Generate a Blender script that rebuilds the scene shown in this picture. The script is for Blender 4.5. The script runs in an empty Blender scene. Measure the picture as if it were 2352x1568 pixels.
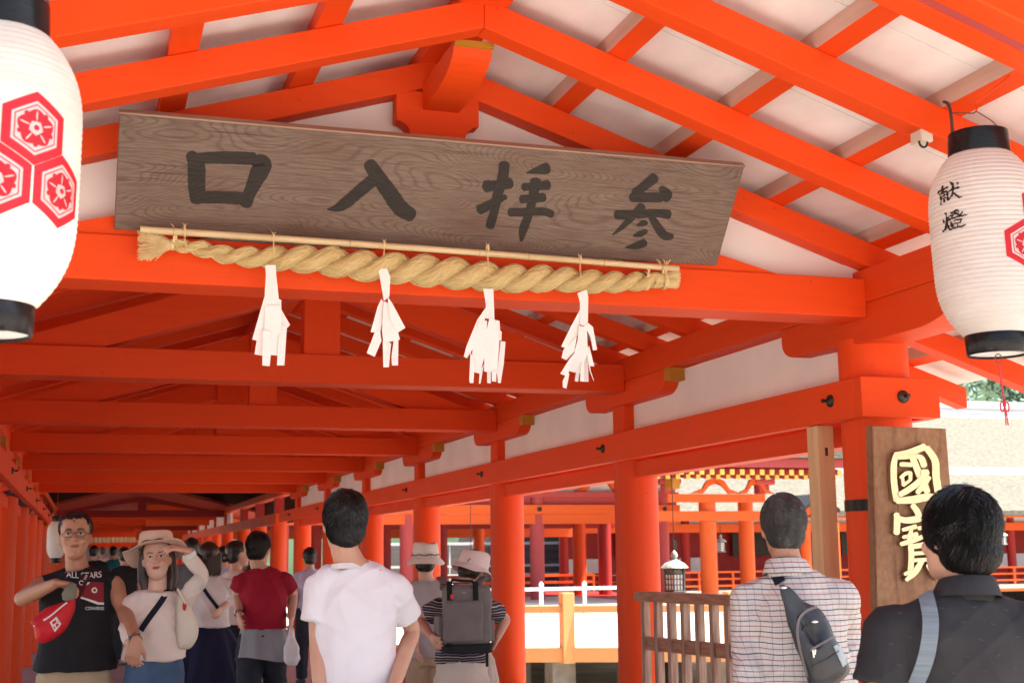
import bpy, bmesh, math, random
from math import sin, cos, pi, sqrt, radians, atan2
from mathutils import Vector, Matrix, noise
from mathutils.bvhtree import BVHTree
random.seed(7)
R = random.Random(11)
scene = bpy.context.scene
COL = scene.collection

# ------------------------------------------------------------------ camera
AX = Vector((0.9525073, 0.03737853, 0.30221297))     # world X, Y, Z seen in camera axes (right, down, forward)
AY = Vector((-0.30430912, 0.15339159, 0.940142))
AZ = Vector((-0.01121581, -0.98745829, 0.15748124))
EYE = Vector((0, 0, 1.5)); FPX = 3040.0
def ray(u, v):                                        # pixel of the 2352x1568 view -> direction in the place
    d = Vector((u - 1176, v - 784, FPX))
    return Vector((AX.dot(d), AY.dot(d), AZ.dot(d))).normalized()
def at(u, v, Y):
    w = ray(u, v); return EYE + w * (Y / w.y)
def atx(u, v, X):
    w = ray(u, v); return EYE + w * (X / w.x)
def atz(u, v, Z):
    w = ray(u, v); return EYE + w * ((Z - 1.5) / w.z)
cam = bpy.data.cameras.new('camera'); camo = bpy.data.objects.new('camera', cam); COL.objects.link(camo)
cam.sensor_width = 36; cam.lens = FPX / 2352 * 36; cam.clip_end = 1500; cam.clip_start = .05
rt = Vector((AX[0], AY[0], AZ[0])); up = -Vector((AX[1], AY[1], AZ[1])); bk = -Vector((AX[2], AY[2], AZ[2]))
m = Matrix((rt, up, bk)).transposed().to_4x4(); m.translation = EYE; camo.matrix_world = m
scene.camera = camo
cam.dof.use_dof = True; cam.dof.focus_distance = 5.9; cam.dof.aperture_fstop = 6.3

# ------------------------------------------------------------------ materials
def new_mat(name):
    m = bpy.data.materials.new(name); m.use_nodes = True
    nt = m.node_tree; b = nt.nodes['Principled BSDF']
    return m, nt, b
def N(nt, t, **k):
    n = nt.nodes.new(t)
    for a, v in k.items():
        if a in n.inputs: n.inputs[a].default_value = v
        else: setattr(n, a, v)
    return n
def coords(nt, scale=(1, 1, 1), rot=(0, 0, 0)):
    tc = N(nt, 'ShaderNodeTexCoord'); mp = N(nt, 'ShaderNodeMapping')
    mp.inputs['Scale'].default_value = scale; mp.inputs['Rotation'].default_value = rot
    nt.links.new(tc.outputs['Object'], mp.inputs['Vector']); return mp.outputs['Vector']
def ramp(nt, fac, stops):
    r = N(nt, 'ShaderNodeValToRGB'); nt.links.new(fac, r.inputs['Fac'])
    e = r.color_ramp.elements
    while len(e) < len(stops): e.new(.5)
    for i, (p, c) in enumerate(stops):
        e[i].position = p; e[i].color = (*c, 1) if len(c) == 3 else c
    return r.outputs['Color']
def mth(nt, op, a, b=None, c=None):
    n = N(nt, 'ShaderNodeMath', operation=op)
    for i, x in enumerate((a, b, c)):
        if x is None: continue
        if isinstance(x, (int, float)): n.inputs[i].default_value = x
        else: nt.links.new(x, n.inputs[i])
    return n.outputs[0]
def mixc(nt, fac, a, b, mode='MIX'):
    n = N(nt, 'ShaderNodeMix', data_type='RGBA', blend_type=mode)
    for s, x in ((n.inputs[0], fac), (n.inputs[6], a), (n.inputs[7], b)):
        if isinstance(x, (int, float)): s.default_value = x
        elif isinstance(x, tuple): s.default_value = (*x, 1)
        else: nt.links.new(x, s)
    return n.outputs[2]
def bump(nt, b, h, strength=.3, dist=.01):
    n = N(nt, 'ShaderNodeBump'); n.inputs['Strength'].default_value = strength; n.inputs['Distance'].default_value = dist
    nt.links.new(h, n.inputs['Height']); nt.links.new(n.outputs[0], b.inputs['Normal'])
def noisy(name, c1, c2, rough=.6, scale=(3, 3, 3), ns=2.0, detail=5, bstr=.15, bd=.004, bscale=None, metal=0, sheen=0, spec=.5, streak=None):
    m, nt, b = new_mat(name)
    v = coords(nt, scale); n = N(nt, 'ShaderNodeTexNoise'); n.inputs['Scale'].default_value = ns; n.inputs['Detail'].default_value = detail
    nt.links.new(v, n.inputs['Vector'])
    col = ramp(nt, n.outputs['Fac'], [(.3, c1), (.7, c2)])
    nt.links.new(col, b.inputs['Base Color'])
    b.inputs['Roughness'].default_value = rough; b.inputs['Metallic'].default_value = metal
    b.inputs['Specular IOR Level'].default_value = spec
    if sheen: b.inputs['Sheen Weight'].default_value = sheen
    if bstr:
        n2 = N(nt, 'ShaderNodeTexNoise'); n2.inputs['Scale'].default_value = bscale or ns * 4; n2.inputs['Detail'].default_value = 4
        nt.links.new(v, n2.inputs['Vector']); bump(nt, b, n2.outputs['Fac'], bstr, bd)
    return m
def paint(name, c, along='x', rough=.55, wear=.07):
    # painted timber: faint long grain, brush marks, a little scuffing
    m, nt, b = new_mat(name)
    sc = {'x': (1.2, 14, 14), 'y': (14, 1.2, 14), 'z': (14, 14, 1.2)}[along]
    v = coords(nt, sc); n = N(nt, 'ShaderNodeTexNoise', Scale=3.0, Detail=6.0, Roughness=.6); nt.links.new(v, n.inputs['Vector'])
    v2 = coords(nt, (1, 1, 1)); n2 = N(nt, 'ShaderNodeTexNoise', Scale=1.3, Detail=4.0); nt.links.new(v2, n2.inputs['Vector'])
    n3 = N(nt, 'ShaderNodeTexNoise', Scale=22.0, Detail=2.0); nt.links.new(v2, n3.inputs['Vector'])
    d = tuple(x * (1 - wear) for x in c); l = (min(1, c[0] * 1.05), c[1] * 1.22, c[2] * 1.3)
    a = ramp(nt, n.outputs['Fac'], [(.3, d), (.65, c)])
    a = mixc(nt, mth(nt, 'MULTIPLY', n2.outputs['Fac'], .55), a, l)
    n5 = N(nt, 'ShaderNodeTexNoise', Scale=.9, Detail=9.0, Roughness=.72); nt.links.new(v, n5.inputs['Vector'])
    a = mixc(nt, ramp(nt, n5.outputs['Fac'], [(.52, (0, 0, 0)), (.74, (.26, .26, .26))]), a, (c[0] * .62, c[1] * .75, c[2] * 1.1))
    oi = N(nt, 'ShaderNodeObjectInfo'); a = mixc(nt, 1.0, a, ramp(nt, oi.outputs['Random'], [(0, (.86, .86, .86)), (1, (1, 1, 1))]), 'MULTIPLY')
    sp = mth(nt, 'GREATER_THAN', n3.outputs['Fac'], .735)
    a = mixc(nt, mth(nt, 'MULTIPLY', sp, .35), a, (c[0] * .45, c[1] * .8, c[2] * 1.5))
    nt.links.new(a, b.inputs['Base Color'])
    rr = mth(nt, 'MULTIPLY_ADD', n2.outputs['Fac'], .3, rough - .15); nt.links.new(rr, b.inputs['Roughness'])
    bump(nt, b, n.outputs['Fac'], .2, .0018)
    b.inputs['Specular IOR Level'].default_value = .22
    return m
VERM = (.80, .066, .0065)
M = {}
M['vx'] = paint('vermilion_paint_across', VERM, 'x'); M['vy'] = paint('vermilion_paint_along', VERM, 'y'); M['vz'] = paint('vermilion_paint_upright', VERM, 'z', .45)
M['sx'] = paint('sunlight_tinted_paint_across', (.84, .125, .022), 'x'); M['sz'] = paint('sunlight_tinted_paint_upright', (.84, .125, .022), 'z', .45)  # vermilion turned oranger to carry the sun's overexposure in its colour
M['dk'] = paint('sun_glare_tinted_paint', (.84, .36, .13), 'x')  # deck rail orange paled so the sun's glare sits in the colour
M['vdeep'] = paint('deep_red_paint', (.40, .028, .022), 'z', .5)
M['vpink'] = paint('pinkish_red_paint', (.52, .08, .075), 'z', .6)  # red shifted towards pink
M['yellow'] = noisy('ochre_paint', (.42, .17, .006), (.50, .22, .01), .6, bstr=.1)
M['white'] = noisy('white_paint_board', (.68, .67, .655), (.88, .88, .88), .6, (2.2, .9, 2.2), 2.0, 12, .2, .002)
M['plaster'] = noisy('lime_plaster', (.72, .71, .70), (.85, .85, .84), .85, (1, 1, 1), 1.6, 9, .15, .004, 30)
M['iron'] = noisy('black_iron', (.03, .026, .022), (.08, .07, .055), .5, (8, 8, 8), 4, 3, .3, .002, metal=.7)
M['wire'] = noisy('rusty_wire', (.10, .05, .03), (.16, .09, .05), .6, metal=.4)
M['lacq'] = noisy('black_lacquer', (.006, .006, .007), (.012, .010, .011), .24, (5, 5, 30), 3, 3, .25, .002)
M['bark'] = noisy('bark_roofing', (.075, .068, .050), (.22, .205, .155), .95, (1.2, 5, 5), 4, 12, .8, .03, 22)
M['lacq'].node_tree.nodes['Principled BSDF'].inputs['Specular IOR Level'].default_value = .28
M['bside'] = noisy('bare_batten_side', (.48, .31, .25), (.60, .42, .36), .75, (8, 1, 8))
M['stone'] = noisy('grey_pier_stone', (.16, .14, .11), (.34, .31, .26), .9, (1, 1, 1), 3, 8, .5, .02)
M['white_edge'] = noisy('white_eave_board', (.62, .61, .60), (.82, .81, .80), .8, (.3, 3, 3), 3, 6, .3, .01)
M['gate'] = noisy('weathered_gate_wood', (.22, .115, .075), (.50, .34, .26), .65, (14, 14, 1.2), 3, 7, .35, .002)
M['gatex'] = noisy('weathered_gate_rail', (.26, .115, .07), (.46, .25, .16), .65, (3, 3, 20), 3, 7, .35, .002)
M['newwood'] = noisy('pale_new_wood', (.62, .40, .19), (.74, .52, .29), .55, (10, 10, .8), 2.4, 6, .2, .002)
M['bronze'] = noisy('verdigris_bronze', (.22, .25, .23), (.45, .48, .44), .55, (10, 10, 10), 4, 5, .3, .002, metal=.3)
M['dbronze'] = noisy('dark_bronze', (.04, .045, .04), (.12, .12, .10), .5, (10, 10, 10), 4, 5, .3, .002, metal=.5)
M['frost'] = noisy('frosted_pane', (.82, .82, .80), (.9, .9, .88), .4)
M['paper'] = noisy('thin_white_paper', (.80, .79, .76), (.86, .85, .83), .75, (30, 30, 30), 3, 4, .12, .001)
M['paper'].node_tree.nodes['Principled BSDF'].inputs['Transmission Weight'].default_value = 0
M['cord_black'] = noisy('black_cable', (.012, .012, .012), (.03, .03, .03), .5)
M['plastic'] = noisy('cream_plastic', (.60, .55, .46), (.66, .61, .52), .4)
M['red_cord'] = noisy('red_cord', (.50, .02, .03), (.62, .05, .06), .7)
def plank_mat():
    m, nt, b = new_mat('corridor_floor_planks')
    tc = N(nt, 'ShaderNodeTexCoord'); sp = N(nt, 'ShaderNodeSeparateXYZ'); nt.links.new(tc.outputs['Object'], sp.inputs[0])
    y = mth(nt, 'DIVIDE', sp.outputs['Y'], .30); fr = mth(nt, 'FRACT', y); fl = mth(nt, 'FLOOR', y)
    gap = mth(nt, 'LESS_THAN', fr, .035)
    wn = N(nt, 'ShaderNodeTexWhiteNoise', noise_dimensions='1D'); nt.links.new(fl, wn.inputs['W'])
    v = coords(nt, (1.0, 16, 1)); n = N(nt, 'ShaderNodeTexNoise', Scale=2.0, Detail=7.0); nt.links.new(v, n.inputs['Vector'])
    a = ramp(nt, n.outputs['Fac'], [(.3, (.25, .18, .15)), (.7, (.37, .285, .24))])
    a = mixc(nt, mth(nt, 'MULTIPLY', wn.outputs['Value'], .45), a, (.27, .185, .15))
    a = mixc(nt, gap, a, (.03, .02, .015)); nt.links.new(a, b.inputs['Base Color'])
    h = mth(nt, 'SUBTRACT', n.outputs['Fac'], mth(nt, 'MULTIPLY', gap, 2)); bump(nt, b, h, .4, .006)
    b.inputs['Roughness'].default_value = .5; return m
M['floor'] = plank_mat()
M['deck'] = noisy('sun_bleached_deck', (.46, .40, .33), (.58, .52, .44), .8, (.4, 6, 1), 3, 6, .3, .005)
M['sand'] = noisy('tidal_sand', (.24, .20, .15), (.42, .37, .30), .95, (.5, .5, .5), 2, 10, .6, .05, 9)
def sign_mat(name, cA, cB, cC, sc, k, off=(0, 0, 0)):
    # growth-ring figure: contour lines of a stretched noise field
    m, nt, b = new_mat(name)
    tc = N(nt, 'ShaderNodeTexCoord'); mp = N(nt, 'ShaderNodeMapping'); mp.inputs['Scale'].default_value = sc; mp.inputs['Location'].default_value = off
    nt.links.new(tc.outputs['Object'], mp.inputs['Vector'])
    n = N(nt, 'ShaderNodeTexNoise', Scale=1.0, Detail=1.5, Roughness=.35, Distortion=.25); nt.links.new(mp.outputs[0], n.inputs['Vector'])
    s = mth(nt, 'SINE', mth(nt, 'MULTIPLY', n.outputs['Fac'], k))
    line = mth(nt, 'POWER', mth(nt, 'MULTIPLY_ADD', s, .5, .5), 4.0)
    v2 = coords(nt, (sc[0] * 4, sc[1] * 10, sc[2] * 14)); f = N(nt, 'ShaderNodeTexNoise', Scale=2.6, Detail=9.0, Roughness=.75); nt.links.new(v2, f.inputs['Vector'])
    a = ramp(nt, f.outputs['Fac'], [(.3, cA), (.7, cB)])
    a = mixc(nt, mth(nt, 'MULTIPLY', line, .38), a, cC)
    n6 = N(nt, 'ShaderNodeTexNoise', Scale=1.0, Detail=6.0, Roughness=.6); nt.links.new(coords(nt, (1.6, 60, 75) if sc[0] < 2 else (70, 60, 1.5)), n6.inputs['Vector'])
    a = mixc(nt, ramp(nt, n6.outputs['Fac'], [(.60, (0, 0, 0)), (.70, (.75, .75, .75))]), a, (cC[0] * .5, cC[1] * .5, cC[2] * .5))
    n4 = N(nt, 'ShaderNodeTexNoise', Scale=2.2, Detail=3.0); nt.links.new(coords(nt, (1, 1, 2.5)), n4.inputs['Vector'])
    a = mixc(nt, ramp(nt, n4.outputs['Fac'], [(.45, (0, 0, 0)), (.75, (.5, .5, .5))]), a, (cC[0] * 1.5, cC[1] * 1.2, cC[2] * 1.1))
    nt.links.new(a, b.inputs['Base Color']); b.inputs['Roughness'].default_value = .72
    bump(nt, b, mth(nt, 'SUBTRACT', f.outputs['Fac'], line), .35, .003); return m, nt, b
M['board'] = sign_mat('weathered_board', (.105, .070, .053), (.25, .18, .142), (.065, .032, .021), (1.05, 3.0, 5.6), 400)[0]
M['board2'] = sign_mat('carved_brown_board', (.20, .095, .042), (.36, .20, .105), (.11, .042, .018), (4.6, 3.0, .8), 60, (3, 1, 2))[0]
M['ink'] = sign_mat('faded_ink', (.011, .010, .008), (.036, .029, .023), (.008, .006, .005), (1.05, 3.0, 5.6), 400)[0]
M['gold'] = noisy('pale_gold_leaf', (.92, .80, .42), (.97, .88, .55), .5, (20, 20, 20), 3, 3, .1, .001)
M['straw'] = None

# ------------------------------------------------------------------ mesh helpers
class MB:
    def __init__(s): s.v = []; s.f = []; s.uv = None
    def add(s, vs, fs):
        o = len(s.v); s.v += [Vector(v) for v in vs]; s.f += [tuple(i + o for i in f) for f in fs]; return s
    def box(s, x0, x1, y0, y1, z0, z1):
        v = [(x, y, z) for z in (z0, z1) for y in (y0, y1) for x in (x0, x1)]
        return s.add(v, [(0, 2, 3, 1), (4, 5, 7, 6), (0, 1, 5, 4), (2, 6, 7, 3), (0, 4, 6, 2), (1, 3, 7, 5)])
    def prism(s, poly, a, b, ax):       # poly in the two other axes (in xyz order), extruded a..b along ax
        def P(p, t):
            q = list(p); q.insert(ax, t); return q
        n = len(poly)
        v = [P(p, a) for p in poly] + [P(p, b) for p in poly]
        f = [tuple(range(n)), tuple(range(2 * n - 1, n - 1, -1))] + [(i, i + n, (i + 1) % n + n, (i + 1) % n) for i in range(n)]
        return s.add(v, f)
    def bar(s, a, b, w, h, upv=(0, 0, 1)):   # square bar from a to b, w sideways, h along upv
        a = Vector(a); b = Vector(b); d = (b - a).normalized(); sd = d.cross(Vector(upv)).normalized(); u = sd.cross(d).normalized()
        v = [p + sd * (w / 2 * i) + u * (h / 2 * j) for p in (a, b) for i, j in ((-1, -1), (1, -1), (1, 1), (-1, 1))]
        return s.add(v, [(3, 2, 1, 0), (4, 5, 6, 7)] + [(i, (i + 1) % 4, (i + 1) % 4 + 4, i + 4) for i in range(4)])
    def tube(s, pts, rad, n=10, lat=None, cap=True, twist=0):  # rad: number or list of numbers/(a,b); lat = direction of the a radius
        pts = [Vector(p) for p in pts]; k = len(pts)
        if not isinstance(rad, (list,)): rad = [rad] * k
        vs = []; prev = Vector(lat) if lat is not None else None
        for i, p in enumerate(pts):
            t = (pts[min(i + 1, k - 1)] - pts[max(i - 1, 0)]).normalized()
            if prev is None: prev = t.orthogonal()
            a = (prev - t * prev.dot(t))
            if a.length < 1e-4: a = t.orthogonal()
            a.normalize(); prev = a if lat is None else Vector(lat); b = t.cross(a)
            r = rad[i]; ra, rb = (r if isinstance(r, (tuple, list)) else (r, r))
            for j in range(n):
                q = 2 * pi * j / n + twist * i; vs.append(p + a * (cos(q) * ra) + b * (sin(q) * rb))
        fs = [(i * n + j, i * n + (j + 1) % n, (i + 1) * n + (j + 1) % n, (i + 1) * n + j) for i in range(k - 1) for j in range(n)]
        if cap: fs += [tuple(range(n - 1, -1, -1)), tuple(range((k - 1) * n, k * n))]
        return s.add(vs, fs)
    def lathe(s, prof, c, n=32, cap=True, flute=None):
        c = Vector(c); vs = []
        for i, (r, z) in enumerate(prof):
            for j in range(n):
                q = 2 * pi * j / n; rr = r * (flute(i, j) if flute else 1); vs.append(c + Vector((cos(q) * rr, sin(q) * rr, z)))
        k = len(prof)
        fs = [(i * n + j, i * n + (j + 1) % n, (i + 1) * n + (j + 1) % n, (i + 1) * n + j) for i in range(k - 1) for j in range(n)]
        if cap: fs += [tuple(range(n - 1, -1, -1)), tuple(range((k - 1) * n, k * n))]
        return s.add(vs, fs)
    def ell(s, c, r, rot=None, n=16, k=10):
        c = Vector(c); vs = []; 
        for i in range(1, k):
            t = pi * i / k
            for j in range(n):
                q = 2 * pi * j / n; p = Vector((sin(t) * cos(q) * r[0], sin(t) * sin(q) * r[1], -cos(t) * r[2]))
                vs.append(c + (rot @ p if rot else p))
        o = len(vs)
        for z in (-1, 1):
            p = Vector((0, 0, z * r[2])); vs.append(c + (rot @ p if rot else p))
        fs = [(i * n + j, i * n + (j + 1) % n, (i + 1) * n + (j + 1) % n, (i + 1) * n + j) for i in range(k - 2) for j in range(n)]
        fs += [(o, (j + 1) % n, j) for j in range(n)] + [(o + 1, (k - 2) * n + j, (k - 2) * n + (j + 1) % n) for j in range(n)]
        return s.add(vs, fs)
    def xf(s, mat):
        s.v = [mat @ v for v in s.v]; return s
    def build(s, name, mat, parent=None, smooth=False, bev=0, local=False):
        me = bpy.data.meshes.new(name)
        off = Vector(parent_world(parent)) if parent and not local else Vector((0, 0, 0))
        me.from_pydata([v - off for v in s.v], [], s.f); me.update()
        bm = bmesh.new(); bm.from_mesh(me); bmesh.ops.recalc_face_normals(bm, faces=bm.faces)
        if smooth:
            for f in bm.faces: f.smooth = len(f.verts) < 7
            for e in bm.edges:
                if len(e.link_faces) == 2 and e.calc_face_angle(0) > .9: e.smooth = False
        bm.to_mesh(me); bm.free()
        o = bpy.data.objects.new(name, me); COL.objects.link(o)
        if mat is not None: me.materials.append(mat)
        if parent: o.parent = parent
        if bev:
            b = o.modifiers.new('edge', 'BEVEL'); b.width = bev; b.segments = 2; b.limit_method = 'ANGLE'; b.angle_limit = .6
        return o
def parent_world(p):
    v = Vector((0, 0, 0))
    while p: v += p.location; p = p.parent
    return v
def tag(o, label=None, cat=None, group=None, kind=None):
    for k, x in (('label', label), ('category', cat), ('group', group), ('kind', kind)):
        if x: o[k] = x
    return o
def thing(name, label, cat, loc=(0, 0, 0), group=None):
    o = bpy.data.objects.new(name, None); COL.objects.link(o); o.location = loc; o.empty_display_size = .1
    return tag(o, label, cat, group)
def arc(cx, cz, r, a0, a1, n=8, rz=None):
    rz = rz or r
    return [(cx + r * cos(radians(a0 + (a1 - a0) * i / n)), cz + rz * sin(radians(a0 + (a1 - a0) * i / n))) for i in range(n + 1)]
def cr(pts, n=6):                        # smooth curve through points of any length (tuples)
    out = []; P = [pts[0]] + list(pts) + [pts[-1]]
    for i in range(1, len(P) - 2):
        for k in range(n):
            t = k / n; a, b, c, d = P[i - 1], P[i], P[i + 1], P[i + 2]
            out.append(tuple(.5 * (2 * b[j] + (c[j] - a[j]) * t + (2 * a[j] - 5 * b[j] + 4 * c[j] - d[j]) * t * t + (-a[j] + 3 * b[j] - 3 * c[j] + d[j]) * t ** 3) for j in range(len(b))))
    out.append(tuple(pts[-1])); return out
def copy_tree(o, parent=None):
    c = o.copy(); COL.objects.link(c)
    if parent: c.parent = parent
    for ch in [x for x in bpy.data.objects if x.parent == o]: copy_tree(ch, c)
    return c

# ------------------------------------------------------------------ light
w = bpy.data.worlds.new('World'); scene.world = w; w.use_nodes = True
nt = w.node_tree; bg = nt.nodes['Background']; sky = nt.nodes.new('ShaderNodeTexSky'); sky.sky_type = 'NISHITA'; sky.sun_disc = False
SUN_EL = 60; SUN_DIR = Vector((cos(radians(SUN_EL)) * cos(radians(-14)), cos(radians(SUN_EL)) * sin(radians(-14)), sin(radians(SUN_EL))))
sky.sun_elevation = radians(SUN_EL); sky.sun_rotation = atan2(SUN_DIR.x, SUN_DIR.y)
sky.air_density = 1.0; sky.dust_density = 3.0; sky.ozone_density = 1.0
nt.links.new(sky.outputs[0], bg.inputs[0]); bg.inputs[1].default_value = .10
sl = bpy.data.lights.new('sun', 'SUN'); sl.energy = 4.2; sl.angle = radians(.6); sl.color = (1, .95, .87)
so = bpy.data.objects.new('sun', sl); COL.objects.link(so); so.rotation_euler = SUN_DIR.to_track_quat('Z', 'Y').to_euler(); so.location = (20, -5, 40)
scene.view_settings.view_transform = 'Standard'; scene.view_settings.look = 'None'; scene.view_settings.exposure = 2.02; scene.view_settings.gamma = 1
scene.render.engine = 'CYCLES'; scene.cycles.max_bounces = 10; scene.cycles.diffuse_bounces = 7; scene.cycles.glossy_bounces = 3
scene.cycles.transparent_max_bounces = 8; scene.cycles.sample_clamp_indirect = 6
scene.render.film_transparent = False
# ------------------------------------------------------------------ setting: ground
g = MB().add([(-400, -200, -1.35), (500, -200, -1.35), (500, 600, -1.35), (-400, 600, -1.35)], [(0, 1, 2, 3)]).build('ground', M['sand']); tag(g, kind='structure')
pl = MB().box(-6, 12, -14, 3.2, -1.34, -.03).build('entrance_platform', noisy('pale_platform', (.40, .35, .29), (.53, .47, .40), .8, (1, 1, 1), 2, 6, .2, .01)); tag(pl, kind='structure')
fl = MB().box(-.95, 3.95, 3.2, 88, -.12, 0).build('corridor_floor', M['floor']); tag(fl, kind='structure')

# ------------------------------------------------------------------ the corridor
XL, XR, XC, Z0 = -.80, 3.60, 1.395, 3.498
PL, PR = .307, .330
def zr(X, off=0): return Z0 + off - ((X - XC) * PR if X > XC else (XC - X) * PL)
YC = [5.5 + 2.95 * k for k in range(7)]
COR = thing('roofed_corridor', 'vermilion timber corridor with white boards under its roof, running back from the carved entrance boards', 'corridor', (1.4, 5.5, 0))
def part(n, mb, mat, parent=None, **k): return mb.build(n, mat, parent or COR, **k)
# columns
for k, y in enumerate(YC):
    r = .165 if k == 0 else .150
    zt = 2.49 if k == 0 else 2.12
    c = part('column', MB().lathe([(r, -.12), (r, zt)], (XR, y, 0), 40), M['vz'], smooth=True)
    if k: part('post', MB().box(XR - .12, XR + .07, y - .1, y + .1, 2.286, 2.49), M['vz'], bev=.004)
    part('column', MB().lathe([(r, -.12), (r, 2.12 if k else 2.49)], (XL, y, 0), 32), M['vz'], smooth=True)
    if k: part('post', MB().box(XL - .07, XL + .12, y - .1, y + .1, 2.286, 2.49), M['vz'], bev=.004)
# tie beams (long, clasping the columns) with studs
YE = 24.6
def stud(parent, c, d):
    c = Vector(c); d = Vector(d)
    q = d.to_track_quat('Z', 'Y').to_matrix()
    mb = MB().lathe([(.031, 0), (.029, .008), (.018, .016), (.007, .02), (.007, .034), (.010, .038), (.010, .048), (.002, .052)], (0, 0, 0), 14)
    mb.v = [q @ v + c for v in mb.v]
    mb.build('stud', M['iron'], parent, smooth=True)
tb = part('tie_beam', MB().prism([(3.38, 5.3315), (3.38, YE), (3.44, YE), (3.44, 5.3315)], 2.10, 2.286, 2), M['vy'], bev=.004)
for y in YC: stud(tb, (3.38, y - .02 + .06, 2.20), (-1, 0, 0))
tf = part('tie_beam', MB().prism([(3.3795, 5.271), (3.80, 5.271), (3.80, 5.331), (3.3795, 5.331)], 2.10, 2.286, 2), M['vx'], bev=.004)
stud(tf, (3.60, 5.271, 2.195), (0, -1, 0))
part('tie_beam', MB().box(3.757, 3.81, 5.334, YE, 2.10, 2.286), M['vy'])
tl = part('tie_beam', MB().box(-.64, -.58, 5.27, YE, 2.10, 2.286), M['vy'], bev=.004)
for y in YC: stud(tl, (-.58, y + .04, 2.20), (1, 0, 0))
part('tie_beam', MB().box(-1.0, -.95, 5.27, YE, 2.10, 2.286), M['vy'])
for k in range(len(YC) - 1):
    for X in (XR, XL):
        part('lower_beam', MB().box(X - .06, X + .06, YC[k] + .14, YC[k + 1] - .14, 1.995, 2.099), M['vy'])
        s = 1 if X > 0 else -1
        part('plaster_panel', MB().box(X - .045, X - .005, YC[k] + (.15 if k == 0 else .1), YC[k + 1] - .1, 2.287, 2.63), M['plaster'])
# wall plates and bow-shaped brackets
part('wall_plate', MB().box(3.45, 3.66, 4.55, YE, 2.64, 2.80), M['vy'], bev=.004)
part('wall_plate', MB().box(-.86, -.74, 4.55, YE, 2.64, 2.80), M['vy'], bev=.004)
for k, y in enumerate(YC):
    for x0, x1 in ((3.452, 3.655), (-.86, -.742)):
        if k == 0:
            pr = [(y - .95, 2.638)] + arc(y - .55, 2.638, .40, 180, 262, 8, .185)[0:] + [(y - .3, 2.452), (y + .42, 2.478)] + arc(y + .48, 2.56, .13, 270, 350, 5, .082) + [(y + .612, 2.638)]
            part('bracket', MB().prism(pr, x0, x1, 0), M['vy'], bev=.003)
        else:
            pr = [(y - .85, 2.638)] + arc(y - .70, 2.59, .15, 180, 268, 6, .10) + [(y + .40, 2.485)] + arc(y + .42, 2.575, .13, 272, 350, 5, .09) + [(y + .56, 2.638)]
            b = part('bracket', MB().prism(pr, x0, x1, 0), M['vy'], bev=.003)
            t = MB().box(x0 - .002, x0 + .05, y - .99, y - .852, 2.545, 2.637)
            pr2 = [(y - .98, 2.638), (y - .98, 2.548)] + arc(y - .78, 2.55, .2, 180, 250, 5, .05)[1:] + [(y - .80, 2.638)]
            MB().prism([(y - .93, 2.6385), (y - .93, 2.556), (y - .8505, 2.556), (y - .8505, 2.6385)], x0 - .002, x1 + .002, 0).build('bracket_tip', M['yellow'], b)
# cross beams with their king posts and slanted braces
for k, y in enumerate(YC):
    part('cross_beam', MB().box(-.74, 3.45, y - .2, y + .02, 2.568, 2.752), M['vx'], bev=.005)
    yb = y - .09
    if k == 0:
        blk = [(1.20, 3.325), (1.20, 3.462), (1.566, 3.462), (1.566, 3.325)] + arc(1.566, 3.262, .062, 92, 200, 6) + [(1.56, 3.20), (1.66, 3.10), (1.66, 2.754), (1.11, 2.754), (1.11, 3.10), (1.21, 3.20)] + arc(1.20, 3.262, .062, -20, 88, 6)
        part('carved_strut', MB().prism(blk, 5.306, 5.385, 1), M['vx'], bev=.004)
        for s, xe in ((-1, -.25), (1, 3.0)):
            x0 = XC + s * .24
            pr = [(x0, 3.10), (x0, 2.90), (xe - s * .55, 2.754), (xe, 2.754)]
            if s > 0: pr = pr[::-1]
            part('slanted_brace', MB().prism(pr, 5.315, 5.382, 1), M['vx'])
    else:
        part('king_post', MB().box(XC - .115, XC + .115, y - .17, y - .01, 2.753, 3.378), M['vz'], bev=.003)
        for s, xe in ((-1, -.55), (1, 3.25)):
            d = Vector((XC + s * .115 - xe, 0, 3.36 - 2.80)).normalized()
            n = Vector((-d.z, 0, d.x)) * (1 if s < 0 else -1)
            a = Vector((xe, yb, 2.754)); b = Vector((XC + s * .117, yb, 3.36))
            off = n * -.19
            pr = [(a.x, a.z), (a.x - s * .6, 2.754), (b.x, 3.14), (b.x, 3.36)]
            part('slanted_brace', MB().prism(pr, y - .15, y - .03, 1), M['vx'])
# gable wall of white plaster behind the board
part('gable_plaster', MB().prism([(-.74, 2.754), (3.50, 2.754), (3.50, zr(3.5, .0)), (XC, zr(XC, .0)), (-.74, zr(-.74, .0))], 5.402, 5.44, 1), M['plaster'])
# ridge beam with its curved yellow-tipped nose
pr = [(YE, 3.38), (YE, 3.497), (4.80, 3.497), (4.80, 3.478)] + arc(5.10, 3.478, .30, 180, 268, 8, .098) 
part('ridge_beam', MB().prism(pr, 1.315, 1.475, 0), M['vy'], bev=.003)
part('ridge_beam_tip', MB().box(1.3145, 1.4755, 4.781, 4.7995, 3.474, 3.4975).add([], []), M['yellow'])
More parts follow.
